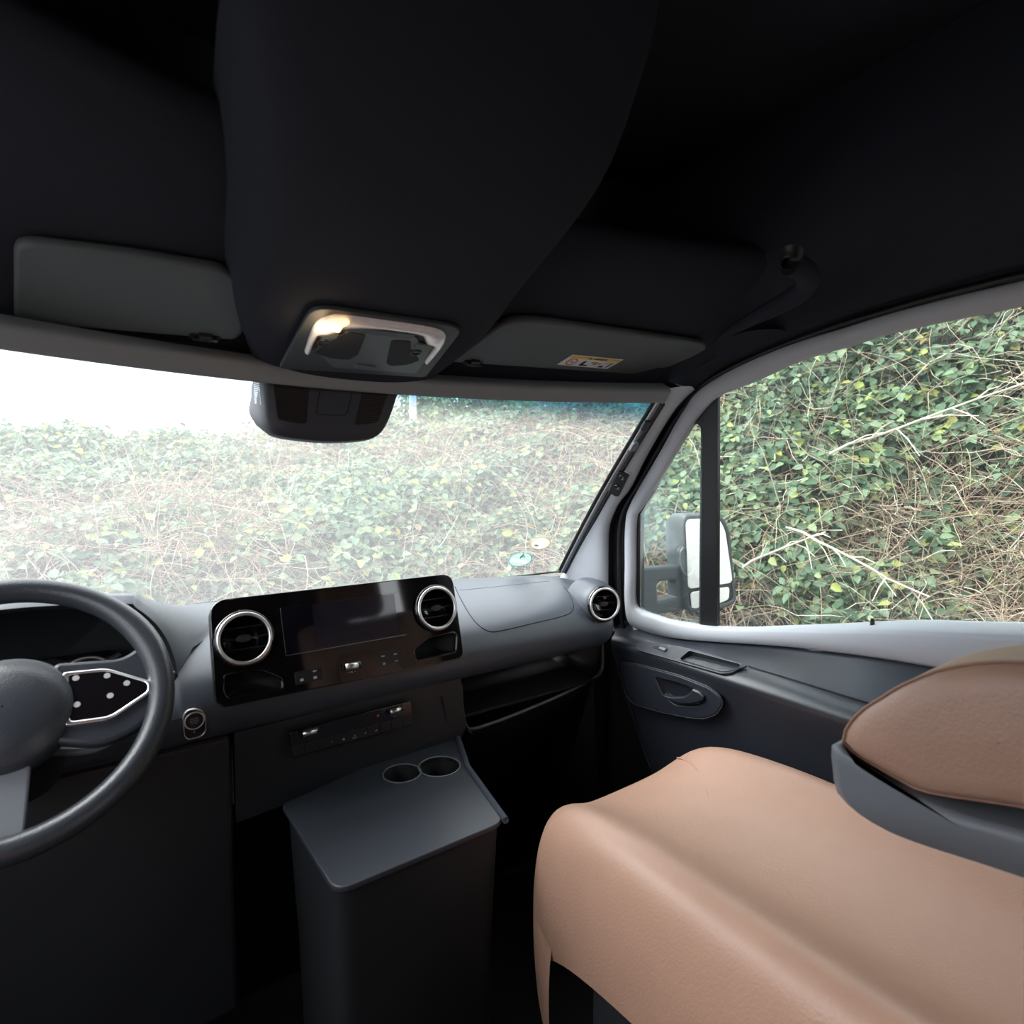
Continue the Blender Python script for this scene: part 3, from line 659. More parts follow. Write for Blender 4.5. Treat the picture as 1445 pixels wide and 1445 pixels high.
# open storage shelf with its bright lip
lipp = [at(650, 965, Y=1.165), at(652, 1000, Y=1.175), at(656, 1022, Y=1.18), at(664, 1029, Y=1.18), at(690, 1022, Y=1.19), at(740, 1003, Y=1.2), at(800, 977, Y=1.2), at(838, 957, Y=1.2), at(848, 948, Y=1.2), at(851, 935, Y=1.2), at(850, 905, Y=1.2)]
lipr = rs(lipp, 70)
tube('shelf_lip', lipr, .005, M['dash'], dash, 12)
low = [Vector((p.x, p.y+.002, p.z)) for p in rs(lipp[3:9], 30)]
loft('shelf_front', [low, [Vector((p.x, p.y+.015, p.z-.03)) for p in low], [Vector((p.x, 1.30, p.z-.12)) for p in low], [Vector((p.x, 1.45, p.z-.35)) for p in low], [Vector((p.x, 1.50, .1)) for p in low]], M['black'], dash)
box('shelf_floor', (.66, 1.19, EYE-.585), (1.18, 1.5, EYE-.578), M['cavity'], dash)
box('shelf_back', (.66, 1.44, EYE-.585), (1.2, 1.45, EYE-.47), M['cavity'], dash)
lf = rs(lipp[:4], 12)
loft('shelf_side', [[Vector((.655 if False else p.x-.012, 1.148, p.z)) for p in lf], lf, [Vector((p.x+.01, 1.44, p.z)) for p in lf]], M['black'], dash)
rt = rs(lipp[7:], 12)
loft('shelf_end', [[Vector((p.x+.035, p.y+.03, p.z-.01)) for p in rt], rt, [Vector((p.x+.0, 1.44, p.z)) for p in rt]], M['black'], dash)
mesh('footwell_side', [V(1.15, 1.2, -.58), V(1.22, 1.22, -.46), V(1.24, 1.24, -1.3), V(1.15, 1.45, -1.3)], [(0, 1, 2, 3)], M['black'], dash)

# round air vents
def vent(f_, cx, cy, R, parent, name='air_vent', depth=.03, open_knob=True):
    v = lathe(name, f_, cx, cy, [(R*1.10, .001), (R*1.12, .006), (R*1.04, .010), (R*.93, .009), (R*.90, -.002), (R*.85, -depth), (R*.02, -depth)], M['gloss'], parent, 56)
    ring('chrome_ring', f_, cx, cy, R*.95, R*.078, M['chrome'], v, c=.0095)
    vs = []; fs = []
    for k in (-1, 0, 1):
        a = R*math.sqrt(max(0, .78-(k*.42)**2)); b = k*R*.42; i = len(vs)
        vs += [f_.P(cx-a, cy+b, -.006), f_.P(cx+a, cy+b, -.006), f_.P(cx+a, cy+b-.002, -.022), f_.P(cx-a, cy+b-.002, -.022), f_.P(cx-a, cy+b+.0016, -.006), f_.P(cx+a, cy+b+.0016, -.006)]
        fs += [(i, i+1, i+2, i+3), (i, i+4, i+5, i+1), (i+4, i+3, i+2, i+5)]
    mesh('vane', vs, fs, M['black'], v)
    kn = plate('vent_knob', f_, circ(cx, cy, R*.30, 28, R*.15), .010, M['lower'], v, c=-.004, bev=.002)
    return v
vd = at(851, 852, Y=1.115)
fr_ = Fr(vd, (.93, -.28, 0), (.0, .10, 1.0))
if fr_.N.dot(ray(851, 852)) > 0: fr_ = Fr(fr_.O, -fr_.U, fr_.W)
pod = lathe('vent_pod', fr_, 0, 0, [(.062, -.10), (.060, -.05), (.054, -.02), (.050, -.004), (.046, .0)], M['dash'], dash, 48)
vr2 = empty('air_vent', vd, 'round chrome ringed air vent at the right end of the dashboard', 'air vent')
vv = vent(fr_, 0, 0, .0425, vr2, 'vent_barrel', .020)

# ------------------------------------------------------------------ infotainment unit
iu = empty('infotainment_unit', V(.4, 1.08, -.3), 'glossy black centre panel with a dark screen between two round vents', 'infotainment panel')
tl = .25
fp = Fr(V(.4, 1.06, -.30), (1, 0, 0), (0, tl, 1))
if fp.N.y > 0: fp = Fr(fp.O, -fp.U, fp.W)
def P2(x, y, c=0): return fp.px(x, y, c)
outl = rpoly([P2(*q) for q in ((291.5, 852), (305, 848), (628, 811), (640, 816), (652, 926), (640, 933), (312, 1000), (300, 992))], 0)
cor = [P2(*q) for q in ((293.5, 848), (635.5, 809.5), (653, 929), (302.5, 1001))]
outl = rpoly(cor, [.030, .026, .022, .022], 8)
lvc = P2(342.5, 901); rvc = P2(611.5, 858.5)
RL = .0425; RR = .0425
pkL = rpoly([P2(*q) for q in ((317, 953), (342, 948), (366, 946), (394, 957), (396, 971), (322, 985), (316, 975))], [.004, .01, .01, .006, .006, .008, .006])
pkR = rpoly([P2(*q) for q in ((583, 917), (603, 899.5), (636, 893), (641, 897), (640, 920), (586, 931))], [.006, .01, .004, .004, .006, .004])
plate('panel_face', fp, outl, .010, M['gloss'], iu, holes=[circ(*lvc, RL*1.08), circ(*rvc, RR*1.08), pkL, pkR], c=-.002, bev=.0022)
plate('panel_body', fp, grow(outl, .94), .05, M['black'], iu, c=-.095, bev=.004)
def wallring(name, loop, c0, c1, mat, floor=True):
    rows = [[fp.P(a, b, c1) for a, b in loop], [fp.P(a, b, c0) for a, b in loop]]
    if floor: cx = sum(p[0] for p in loop)/len(loop); cy = sum(p[1] for p in loop)/len(loop); rows.append([fp.P(cx+(a-cx)*.02, cy+(b-cy)*.02, c0) for a, b in loop])
    return loft(name, rows, mat, iu, closed=True)
wallring('panel_rim', grow(outl, .985), -.03, .0, M['black'], False)
for nm, lp_ in (('storage_pocket', pkL), ('storage_pocket', pkR)):
    wallring(nm, lp_, -.035, .007, M['cavity'])
    tube('pocket_edge', [fp.P(a, b, .0082) for a, b in grow(lp_, 1.06)]+[fp.P(*grow(lp_, 1.06)[0], .0082)], .0012, M['gloss'], iu, 8)
f8 = Fr(fp.P(0, 0, .008), fp.U, fp.W)
vent(f8, lvc[0], lvc[1], RL, iu)
vent(f8, rvc[0], rvc[1], RR, iu)
scp = [P2(*q, .009) for q in ((395, 858), (563, 835.5), (573, 895.5), (403.5, 925.5))]
sc_plate = plate('screen', fp, rpoly(scp, .003), .0016, M['screen'], iu, c=.0078, bev=.0004)
tube('screen_edge', [fp.P(*scp[3], .0096), fp.P(*scp[2], .0096)], .0006, M['greyp'], iu, 6)
dsp = rpoly([P2(*q, .0095) for q in ((440, 853), (556, 838), (563, 894), (447, 914))], .002)
M['display'] = nmat('display_area', (.012, .012, .022), .06, spec=.5, var=.02)
plate('display', fp, dsp, .0004, M['display'], iu, c=.0093)
# control strip
def seg(name, q, t=.002, mat='gloss', c=.0078, par=iu, r=.002):
    return plate(name, fp, rpoly([P2(*p, c) for p in q], r), t, M[mat], par, c=c, bev=.0005)
seg('button_bank', ((415, 949), (454, 941), (455, 958), (417, 967)), mat='black')
seg('button_bank', ((535, 921), (565, 914.5), (567.5, 932), (538, 940)), mat='black')
def tog(frm, q, parent, c):
    """knurled chrome rocker"""
    P_ = [Vector(frm.px(*p, c)) for p in q]  # left end, right end on axis, radius px
    a, b = P_; e = (b-a).normalized()
    base = tube('rocker_recess', [frm.P(*(a-e*.004), c), frm.P(*(b+e*.004), c)], .0068, M['black'], parent, 12)
    o = tube('chrome_rocker', [frm.P(*a, c+.003), frm.P(*(a+e*.001), c+.003), frm.P(*(b-e*.001), c+.003), frm.P(*b, c+.003)], [.004, .0062, .0062, .004], M['chrome2'], parent, 14)
    return o
tog(fp, ((486, 941.5), (505, 938)), iu, .009)
def ftext(frm, s, px, py, size, mat, parent, c=.0102):
    a, b = frm.px(px, py, c); return text('printed_mark', frm, s, a, b, size, M[mat], parent, c=c)
ftext(fp, '-  VOL  +', 496, 948.5, .0042, 'mark', iu)
for px, py in ((426, 959.5), (445, 956), (444, 947), (540.5, 926), (558, 923), (542, 936.5), (560, 932.5)):
    a, b = P2(px, py, .0105); s_ = .0042 if px < 500 else .0036
    if px in (426, 445): plate('printed_mark', fp, rr(a-s_*.7, b-s_*.5, a+s_*.7, b+s_*.5, .0005), .0003, M['mark'], iu, c=.0100)
    elif px == 542:
        for d in (-.0022, .0006): plate('printed_mark', fp, [(a+d, b-.002), (a+d+.0016, b-.002), (a+d+.0016, b+.002), (a+d, b+.002)], .0003, M['mark'], iu, c=.0100)
    elif px == 560:
        for d in (-.003, .0004): plate('printed_mark', fp, [(a+d, b-.0016), (a+d+.0026, b), (a+d, b+.0016)], .0003, M['mark'], iu, c=.0100)
    else:
        plate('printed_mark', fp, [(a-.003, b-.001), (a-.001, b-.001), (a+.001, b-.002), (a+.001, b+.002), (a-.001, b+.001), (a-.003, b+.001)], .0003, M['mark'], iu, c=.0100)
        plate('printed_mark', fp, circ(a+.0028, b, .001, 10), .0003, M['mark'], iu, c=.0100)

# ------------------------------------------------------------------ start button
fst = Fr(V(.145, 1.118, -.43), (1, 0, 0), (0, -.10, 1))
if fst.N.y > 0: fst = Fr(fst.O, -fst.U, fst.W)
sb = empty('start_button_panel', fst.O, 'engine start button in a rounded chrome frame beside the steering wheel', 'button')
o1 = rpoly([fst.px(*q) for q in ((257, 1010), (262, 1001), (274, 998), (285, 1001), (290.5, 1010), (290.5, 1030), (284, 1038), (264, 1043), (259, 1038))], .005)
plate('button_bezel', fst, o1, .006, M['chrome'], sb, holes=[grow(o1, .91)], bev=.0012)
plate('button_base', fst, grow(o1, .93), .004, M['black'], sb, bev=.0008)
a, b = fst.px(273.5, 1015)
ring('button_ring', fst, a, b, .0145, .0016, M['chrome'], sb, c=.0055)
plate('start_button', fst, circ(a, b, .0138), .006, M['lower'], sb, c=.001, bev=.0012)
text('button_text', fst, 'START', a, b+.004, .0042, M['mark'], sb, c=.0072)
text('button_text', fst, 'ENGINE', a, b, .0042, M['mark'], sb, c=.0072)
text('button_text', fst, 'STOP', a, b-.004, .0042, M['mark'], sb, c=.0072)
a2, b2 = fst.px(273.5, 1031.5); text('button_text', fst, 'A', a2, b2, .006, M['mark'], sb, c=.0045)

# ------------------------------------------------------------------ climate panel
fc = Fr(V(.43, 1.132, -.51), (1, 0, 0), (0, -.02, 1))
if fc.N.y > 0: fc = Fr(fc.O, -fc.U, fc.W)
cpn = empty('climate_control_panel', fc.O, 'gloss black climate control strip with two chrome rockers below the centre panel', 'control panel')
oc = rpoly([fc.px(*q) for q in ((406.5, 1033), (579.5, 988), (583, 1022), (412, 1069))], .006)
plate('panel_face', fc, oc, .006, M['gloss'], cpn, c=-.003, bev=.0012)
n = 10; e0 = [Vector(fc.px(*q)) for q in ((409, 1053.5), (581, 1008), (582.5, 1020.5), (411.5, 1067))]
for k in range(n):
    u0, u1 = (k+.03)/n, (k+.97)/n
    A_ = [e0[0].lerp(e0[1], u0), e0[0].lerp(e0[1], u1), e0[3].lerp(e0[2], u1), e0[3].lerp(e0[2], u0)]
    plate('key', fc, [tuple(p) for p in A_], .003, M['black'], cpn, c=.002, bev=.0006)
tog(fc, ((426, 1035), (446, 1029.5)), cpn, .003)
tog(fc, ((549, 1004), (565, 999.5)), cpn, .003)
def mk(px, py, pts, mat='mark', k=1):
    a, b = fc.px(px, py, .006); plate('printed_mark', fc, [(a+x*.001*k, b+y*.001*k) for x, y in pts], .0003, M[mat], cpn, c=.0052)
tri = [(-1, -1), (1, -1), (0, 1)]
mk(435, 1025.5, tri, 'red'); mk(437, 1042, tri, 'blue'); mk(555.5, 995, [(-.8, -.8), (.8, -.8), (.8, .8), (-.8, .8)]); mk(557, 1011.5, [(-.8, -.8), (.8, -.8), (.8, .8), (-.8, .8)])
mk(533.5, 1010, [(-2.5, -2.2), (2.5, -2.2), (2.5, 2.4), (-2.5, 2.4)], 'redd', .9)
a, b = fc.px(500.5, 1039.5, .006); tp = [(a, b+.0038), (a-.0042, b-.003), (a+.0042, b-.003)]
for i in range(3): tube('hazard_triangle', [fc.P(*tp[i], .0055), fc.P(*tp[(i+1) % 3], .0055)], .00045, M['red'] if False else M['mark'], cpn, 6)
ftext(fc, 'P', 468, 1047.5, .005, 'mark', cpn, .0055)
mk(485, 1043, [(-3, 1), (-1, 2), (0, 0), (2, 2), (3, -2), (0, -3), (-1, -1), (-3, -1)], k=.9)
mk(516, 1034.5, [(-3, .5), (3, 1.5), (3, .5), (0, 0), (0, -2), (-1, -2), (-1, 0)], k=.9)
mk(531, 1031, [(-3, -1), (-1, 1), (2, 2), (3, 0), (1, -1.6), (-2, -1.6)], k=.9)

# ------------------------------------------------------------------ centre tray with cup holders
cu_ = empty('cup_holder_console', V(.45, 1.0, -1.3), 'dark centre console tray with two round cup holders under the climate panel', 'console')
ft = Fr(V(.5, 1.0, -.612), (1, 0, 0), (0, 1, 0))
T2 = lambda x, y: ft.px(x, y)
rimr = [T2(643.5, 1034), T2(650, 1053), T2(660, 1083)]
ex = (rimr[2][0]-.045, rimr[2][1]-.20)
c1 = T2(620, 1082); c2 = T2(578, 1092)
outt = rpoly([T2(535, 1073), T2(643.5, 1034), rimr[2], ex, (-.22, ex[1]), (-.22, .11)], [.01, .006, .01, .03, .03, .01])
r1 = .043
h1 = circ(c1[0], c1[1], r1); h2 = circ(c2[0]-.012, c2[1]+.01, .038)
plate('tray_top', ft, outt, .010, M['tray'], cu_, holes=[h1, h2], c=-.010, bev=.002)
for hh in (h1, h2):
    rows = [[ft.P(a, b, z) for a, b in hh] for z in (.001, -.06)]; cxx = sum(a for a, b in hh)/len(hh); cyy = sum(b for a, b in hh)/len(hh)
    rows.append([ft.P(cxx+(a-cxx)*.02, cyy+(b-cyy)*.02, -.06) for a, b in hh]); loft('cup_well', rows, M['cavity'], cu_, closed=True)
    tube('well_rim', [ft.P(a, b, .001) for a, b in hh]+[ft.P(*hh[0], .001)], .0016, M['greyp'], cu_, 8)
tube('tray_rim', [ft.P(*rimr[0], .001), ft.P(*rimr[1], .001), ft.P(*rimr[2], .001), ft.P(*ex, .0)], .006, M['dash'], cu_, 12)
w_ = [(p[0], p[1]) for p in grow(outt, .96)]
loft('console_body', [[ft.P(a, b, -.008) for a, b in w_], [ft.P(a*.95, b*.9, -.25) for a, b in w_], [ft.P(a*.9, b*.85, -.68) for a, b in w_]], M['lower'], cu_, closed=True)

# ------------------------------------------------------------------ steering wheel
sw = empty('steering_wheel', V(-.088, .98, -.30), 'dark leather steering wheel with chrome trimmed switch pads at the left', 'steering wheel')
fw = Fr(V(-.088, .98, -.301), (1, 0, 0), (0, .652, .758))
if fw.N.y > 0: fw = Fr(fw.O, -fw.U, fw.W)
rows = []
RW = .1735; rW = .0165
for k in range(97):
    a = 2*math.pi*k/96; thick = 1+.10*math.exp(-((math.degrees(math.atan2(math.sin(a), abs(math.cos(a))))-25)/18)**2)
    rows.append([fw.P(math.cos(a)*(RW+rW*thick*math.cos(b)), math.sin(a)*(RW+rW*thick*math.cos(b)), rW*1.15*math.sin(b)) for b in [2*math.pi*j/16 for j in range(16)]])
loft('rim', rows, M['wheel'], sw, closed=True)
for sx in (1, -1):
    ol_ = rpoly([(sx*.045, -.055), (sx*.10, -.075), (sx*.150, -.060), (sx*.168, -.02), (sx*.170, .02), (sx*.155, .065), (sx*.130, .046), (sx*.05, .055)], [.01, .02, .02, .03, .03, .01, .02, .01])
    if sx < 0: ol_ = ol_[::-1]
    spk = plate('spoke', fw, ol_, .020, M['wheel'], sw, c=-.022, bev=.006)
    o2 = rpoly([(sx*.06, -.040), (sx*.11, -.044), (sx*.163, -.014), (sx*.163, .000), (sx*.11, .032), (sx*.06, .036)], [.006, .01, .012, .012, .01, .006])
    plate('chrome_trim', fw, o2, .007, M['chrome2'], spk, holes=[grow(o2, .86)], c=-.003, bev=.002)
    pad = plate('switch_pad', fw, grow(o2, .88), .006, M['gloss'], spk, c=-.003, bev=.001)
    for (bx2, by2) in ((.075, .024), (.075, -.014), (.11, .020), (.112, -.010), (.132, .004)):
        plate('switch_mark', fw, circ(sx*bx2, by2, .004, 14), .0006, M['mark'], pad, c=.003)
lathe('hub', fw, 0, -.005, [(.075, -.03), (.078, -.01), (.070, .006), (.045, .016), (.012, .019), (.001, .019)], M['wheel'], sw, 48)
plate('lower_spoke', fw, [(-.028, -.05), (.028, -.05), (.020, -.165), (-.020, -.165)], .012, M['greyp'], sw, c=-.02, bev=.003)
scn = empty('steering_column', V(-.09, 1.05, -.42), 'black steering column cowl behind the wheel with a short stalk', 'steering column')
lathe('cowl', fw, 0, -.01, [(.05, -.04), (.055, -.06), (.060, -.14), (.055, -.20)], M['black'], scn, 32)
tube('stalk', rs([fw.P(.04, .0, -.07), fw.P(.10, .012, -.075), fw.P(.17, .012, -.07), at(243, 952, Y=1.06), at(247.5, 951, Y=1.06)], 16), [.006]*11+[.007, .008, .009, .009, .006], M['lower'], scn, 12)
tube('stalk', rs([fw.P(.03, -.04, -.07), fw.P(.10, -.055, -.06), at(203, 996, Y=1.02)], 12), [.006]*8+[.009]*3+[.005], M['greyp'], scn, 12)

# ------------------------------------------------------------------ passenger door trim
def hX(px, py, X): return at(px, py, X=X)
top_px = [(868, 886), (901, 889), (953, 902), (1010, 907), (1100, 913), (1180, 922), (1265, 934)]
top = [at(*q, pl=DP)+Vector((.004, 0, 0)) for q in top_px]+[V(1.262, .05, -.355)]
seam = [hX(*q, 1.215) for q in ((866, 896), (900, 899), (960, 918), (1057, 941), (1140, 966), (1221, 991))]+[V(1.215, .30, -.445), V(1.215, .05, -.445)]
edge = [hX(*q, 1.170) for q in ((862, 908), (897, 917), (945, 932), (1020, 957), (1110, 986), (1199, 1015))]+[V(1.17, .28, -.470), V(1.17, .05, -.470)]
nn = 50
T_, Se, Ed = rs(top, nn), rs(seam, nn), rs(edge, nn)
low1 = [Vector((p.x-.001, p.y, p.z-.006)) for p in Ed]
low2 = [Vector((p.x+.002, p.y, p.z-.017)) for p in Ed]+[]
low25 = [Vector((p.x+.016, p.y, p.z-.05)) for p in Ed]
low3 = [Vector((1.205, p.y-.02*(i < 3), EYE-.62)) for i, p in enumerate(Ed)]
low4 = [Vector((1.225, p.y-.12*max(0, 1-i/20), EYE-.85)) for i, p in enumerate(Ed)]
low5 = [Vector((1.235, p.y-.25*max(0, 1-i/30), .02)) for i, p in enumerate(Ed)]
up = loft('upper_door_panel', [[p+Vector((.02, 0, .02)) for p in T_], T_, [a.lerp(b, .5)+Vector((.004, 0, 0)) for a, b in zip(T_, Se)], Se], M['door'], door)
lg = loft('armrest_panel', [Se, [a.lerp(b, .25)+Vector((0, 0, .004)) for a, b in zip(Se, Ed)], [a.lerp(b, .7)+Vector((0, 0, .007)) for a, b in zip(Se, Ed)], [a.lerp(b, .93)+Vector((0, 0, .004)) for a, b in zip(Se, Ed)], Ed, low1, low2, low25, low3, low4, low5], M['door'], door)
tube('armrest_seam', [p+Vector((-.002, 0, .002)) for p in rs(seam[3:], 30)], .0012, M['cavity'], door, 6)
TL = bvh(lg)
# door front edge line
groove('door_edge_line', TL, [(866, 915), (868, 940), (880, 985), (900, 1040), (917, 1083)], .0016, M['lower'], door, 40)
# switch plate and grab pocket set into the ledge
p1, p2, p3 = hit(TL, 930, 918)[0], hit(TL, 1010, 940)[0], hit(TL, 985, 920)[0]
if p3 is None: p3 = at(985, 920, X=1.21)
fsw = Fr(p1, (0, -1, 0), Vector((.045, 0, .026)))
if fsw.N.z < 0: fsw = Fr(fsw.O, -fsw.U, fsw.W)
pkt = rpoly([fsw.px(*q, .005) for q in ((958, 931), (973, 918.5), (1046, 938), (1044, 944), (1026, 948), (1016, 947.5))], [.008, .006, .006, .008, .01, .01])
swp = rpoly([fsw.px(*q, .004) for q in ((896, 914), (902, 908), (916, 906), (960, 912.5), (990, 920), (1056, 939.5), (1032, 950.5), (1018, 951.5), (960, 935), (900, 918))], .006)
plate('switch_plate', fsw, swp, .004, M['door'], door, holes=[pkt], c=.002, bev=.001)
rows = [[fsw.P(a, b, .006) for a, b in pkt], [fsw.P(a, b, -.045) for a, b in grow(pkt, .9)], [fsw.P(a, b, -.045) for a, b in grow(pkt, .02)]]
loft('grab_pocket', rows, M['black'], door, closed=True)
tube('pocket_rim', [fsw.P(a, b, .0065) for a, b in pkt]+[fsw.P(*pkt[0], .0065)], .0013, M['dash'], door, 8)
sw1 = rpoly([fsw.px(*q, .006) for q in ((920, 914), (926, 911), (943, 915), (939, 919.5))], .002)
plate('switch_recess', fsw, sw1, .0015, M['cavity'], door, c=.0055)
sw2 = rpoly([fsw.px(*q, .010) for q in ((929, 915), (932, 913), (941, 915.5), (938, 918.5))], .002)
plate('window_switch', fsw, sw2, .006, M['greyp'], door, c=.006, bev=.0015)
# handle pod on the door face
fh = Fr(V(1.181, .95, -.56), (0, -1, 0), (-.10, 0, 1))
pod_o = rpoly([fh.px(*q) for q in ((878, 934), (905, 938), (960, 953), (1001, 969), (1017, 981), (1021, 993), (1012, 1007), (996, 1013), (976, 1012), (935, 1004), (896, 993), (884, 978))], .012)
rec = rpoly([fh.px(*q, .006) for q in ((924, 956), (953, 963), (980, 973), (995, 982), (995, 990), (983, 997), (953, 995), (936, 982))], .008)
plate('handle_bezel', fh, pod_o, .012, M['door'], door, holes=[rec], c=-.006, bev=.003)
tube('bezel_edge', [fh.P(a, b, .004) for a, b in grow(pod_o, 1.02)]+[fh.P(*grow(pod_o, 1.02)[0], .004)], .0022, M['lower'], door, 8)
loft('handle_recess', [[fh.P(a, b, .004) for a, b in rec], [fh.P(a, b, -.018) for a, b in grow(rec, .9)], [fh.P(a, b, -.018) for a, b in grow(rec, .02)]], M['black'], door, closed=True)
lev = rpoly([fh.px(*q, .012) for q in ((934, 981), (950, 984), (966, 983), (974, 977), (977, 972), (988, 977), (994, 983), (993, 988), (982, 993), (965, 994), (946, 990))], [.003, .01, .01, .006, .003, .006, .006, .006, .01, .01, .01])
plate('door_handle', fh, lev, .014, M['door'], door, c=.0, bev=.004)
box('lower_body', (1.26, -.0, 0), (1.30, 1.56, EYE-.47), M['black'], door)

# ------------------------------------------------------------------ seats
def cushion(bm_name, x0, x1, y0, y1, ztop, th, mat, parent, crown=.02, bol=.04, nose=.06):
    nx, ny = 17, 15; top_ = []; rows = []
    for j in range(ny):
        v = j/(ny-1); y = y0+(y1-y0)*v; r = []
        for i in range(nx):
            u = i/(nx-1)*2-1; x = (x0+x1)/2+(x1-x0)/2*math.copysign(abs(u)**.8, u)
            z = ztop+bol*math.exp(-((abs(u)-.78)/.16)**2)-(.10*max(0, abs(u)-.86)/.14)-nose*max(0, (v-.72)/.28)**2.2-.02*max(0, (.12-v)/.12)
            yy = y-(.03*max(0, abs(u)-.7)/.3 if v > .8 else 0)
            r.append(Vector((x, yy, z)))
        rows.append(r)
    o = loft(bm_name, rows, mat, parent); solid(o, th, 1 if False else -1); subs(o, 2); return o
CX_ = np.array([.635, .622, .620, .635, .675, .72, .77, .84, .92, .99, 1.04, 1.085, 1.125, 1.14, 1.138, 1.125]); CZ_ = (-.22, -.14, -.05, .015, .038, .02, -.005, -.015, -.015, -.005, .02, .038, .015, -.05, -.14, -.22)
ps = empty('passenger_seat', V(.86, .45, -1.3), 'brown leather passenger seat beside the door', 'seat')
c0 = at(1010, 1056, X=1.0)
cush = loft('seat_cushion', [[Vector((x, y, z)) for x, z in zip(CX_, [EYE-.67+dz for dz in CZ_])] for y in (.0, .1, .3, .5)] +
            [[Vector((x, y-.07*((x-.88)/.26)**2, z+d)) for x, z in zip(CX_, [EYE-.67+dz for dz in CZ_])] for y, d in ((.64, .0), (.76, -.01), (.83, -.03), (.87, -.07), (.86, -.14), (.82, -.22))], M['leather'], ps)
subs(cush, 2)
for v_ in cush.data.vertices: v_.co.z += .071
groove('cushion_seam', bvh(cush), [(952, 1069), (960, 1069), (968, 1073), (978, 1080), (988, 1096), (1000, 1125)], .0018, M['leather'], ps, 30, off=-.0012)
box('seat_base', (.66, .05, .12), (1.10, .70, EYE-.74), M['lower'], ps, .03)
box('seat_pedestal', (.70, .10, 0), (1.06, .62, .14), M['black'], ps, .01)
bkr = loft('backrest', [[Vector((x, y+dy, z)) for x, dy in zip(np.linspace(.62, 1.12, 9), (.02, .06, .05, .02, .0, .02, .05, .06, .02))] for y, z in ((.02, EYE-.60), (-.04, EYE-.40), (-.10, EYE-.1), (-.14, EYE+.0))], M['leather'], ps); solid(bkr, .10, 0); subs(bkr, 2)
box('headrest', (.74, -.22, EYE+.02), (1.0, -.12, EYE+.20), M['leather'], ps, .04)
# raised armrest pad, near the camera at lower right
ap = [(.3225, -.312), (.318, -.292), (.303, -.268), (.283, -.247), (.262, -.226), (.22, -.196), (.16, -.175), (.06, -.165), (.06, -.29), (.16, -.315), (.235, -.335), (.262, -.333), (.290, -.327), (.310, -.322)]
apr = rs([(a, b) for a, b in ap], 56, closed=True)
cxa = sum(a for a, b in apr)/56; cya = sum(b for a, b in apr)/56
arm_rows = []
for x, k in ((.688, .0), (.689, .6), (.692, .82), (.698, .93), (.708, .985), (.722, 1), (.79, 1), (.805, .98), (.815, .92), (.82, .6), (.82, 0)):
    arm_rows.append([V(x, cxa+(a-cxa)*max(k, .01), cya+(b-cya)*max(k, .01)) for a, b in apr])
arm = loft('armrest_pad', arm_rows, M['leather'], ps, closed=True)
pipe = [V(.7045, cxa+(a-cxa)*.985, cya+(b-cya)*.985) for a, b in apr]
tube('piping', pipe+[pipe[0]], .0016, nmat('piping_leather', (.30, .15, .10), .5, var=.05), ps, 8)
sh = [(.330, -.318), (.322, -.312), (.312, -.323), (.290, -.330), (.262, -.336), (.20, -.338), (.06, -.32), (.06, -.36), (.18, -.38), (.27, -.39), (.318, -.375), (.328, -.345)]
shr = rs(sh, 48, closed=True)
loft('armrest_shell', [[V(x, .2+(a-.2)*k, -.35+(b+.35)*k) for a, b in shr] for x, k in ((.690, .01), (.690, .9), (.698, 1), (.80, 1), (.81, .9), (.81, .01))], M['greyp'], ps, closed=True)
box('armrest_hinge', (.72, -.02, EYE-.40), (.79, .10, EYE-.16), M['lower'], ps, .02)
ds_ = empty('driver_seat', V(-.09, -.1, -1.3), 'brown leather driver seat cushion below the steering wheel', 'seat')
c_ = loft('seat_cushion', [[Vector((x, y-.05*((x+.09)/.26)**2, EYE-.66+dz+d)) for x, dz in zip(CX_-.97, CZ_)] for y, d in ((-.35, 0), (-.2, 0), (0, 0), (.1, 0), (.2, -.02), (.24, -.07), (.23, -.12))], M['leather'], ds_); subs(c_, 2)
box('seat_base', (-.31, -.40, .12), (.13, .16, EYE-.74), M['lower'], ds_, .03)
box('seat_pedestal', (-.27, -.35, 0), (.09, .12, .14), M['black'], ds_, .01)
bkr = loft('backrest', [[Vector((x, y+dy, z)) for x, dy in zip(np.linspace(-.34, .16, 9), (.02, .06, .05, .02, .0, .02, .05, .06, .02))] for y, z in ((-.38, EYE-.60), (-.44, EYE-.40), (-.50, EYE-.1), (-.54, EYE+.0))], M['leather'], ds_); solid(bkr, .10, 0); subs(bkr, 2)

# ------------------------------------------------------------------ windscreen stickers
def sticker(name, label, px, py, rx, ry_, mat, extra, cut=False):
    p, n = hit(TW, px, py)
    if n.y > 0: n = -n
    a = hit(TW, px+8, py)[0]-p; f_ = Fr(p+n*.0015, (1, -.35, 0), (0, 0, 1))
    U_ = Vector((1, 0, 0)) - n*n.x; f_ = Fr(p+n*.0012, U_, n.cross(U_))
    if f_.N.dot(n) < 0: f_ = Fr(f_.O, f_.U, -f_.W)
    e = empty(name, p, label, 'sticker')
    a = Vector(f_.px(px-rx, py+rx*.12)); b = Vector(f_.px(px+rx, py-rx*.12)); R = (b-a).length/2
    plate('sticker_disc', f_, circ(0, 0, R, 40), .0006, mat[0], e, holes=[[(-R*.72, -R*.42), (R*.72, -R*.42), (R*.72, R*-.02), (-R*.72, R*-.02)]] if cut else []); ring('sticker_border', f_, 0, 0, R*.96, R*.05, mat[1], e, c=.0008, sc=.1)
    extra(f_, R, e)
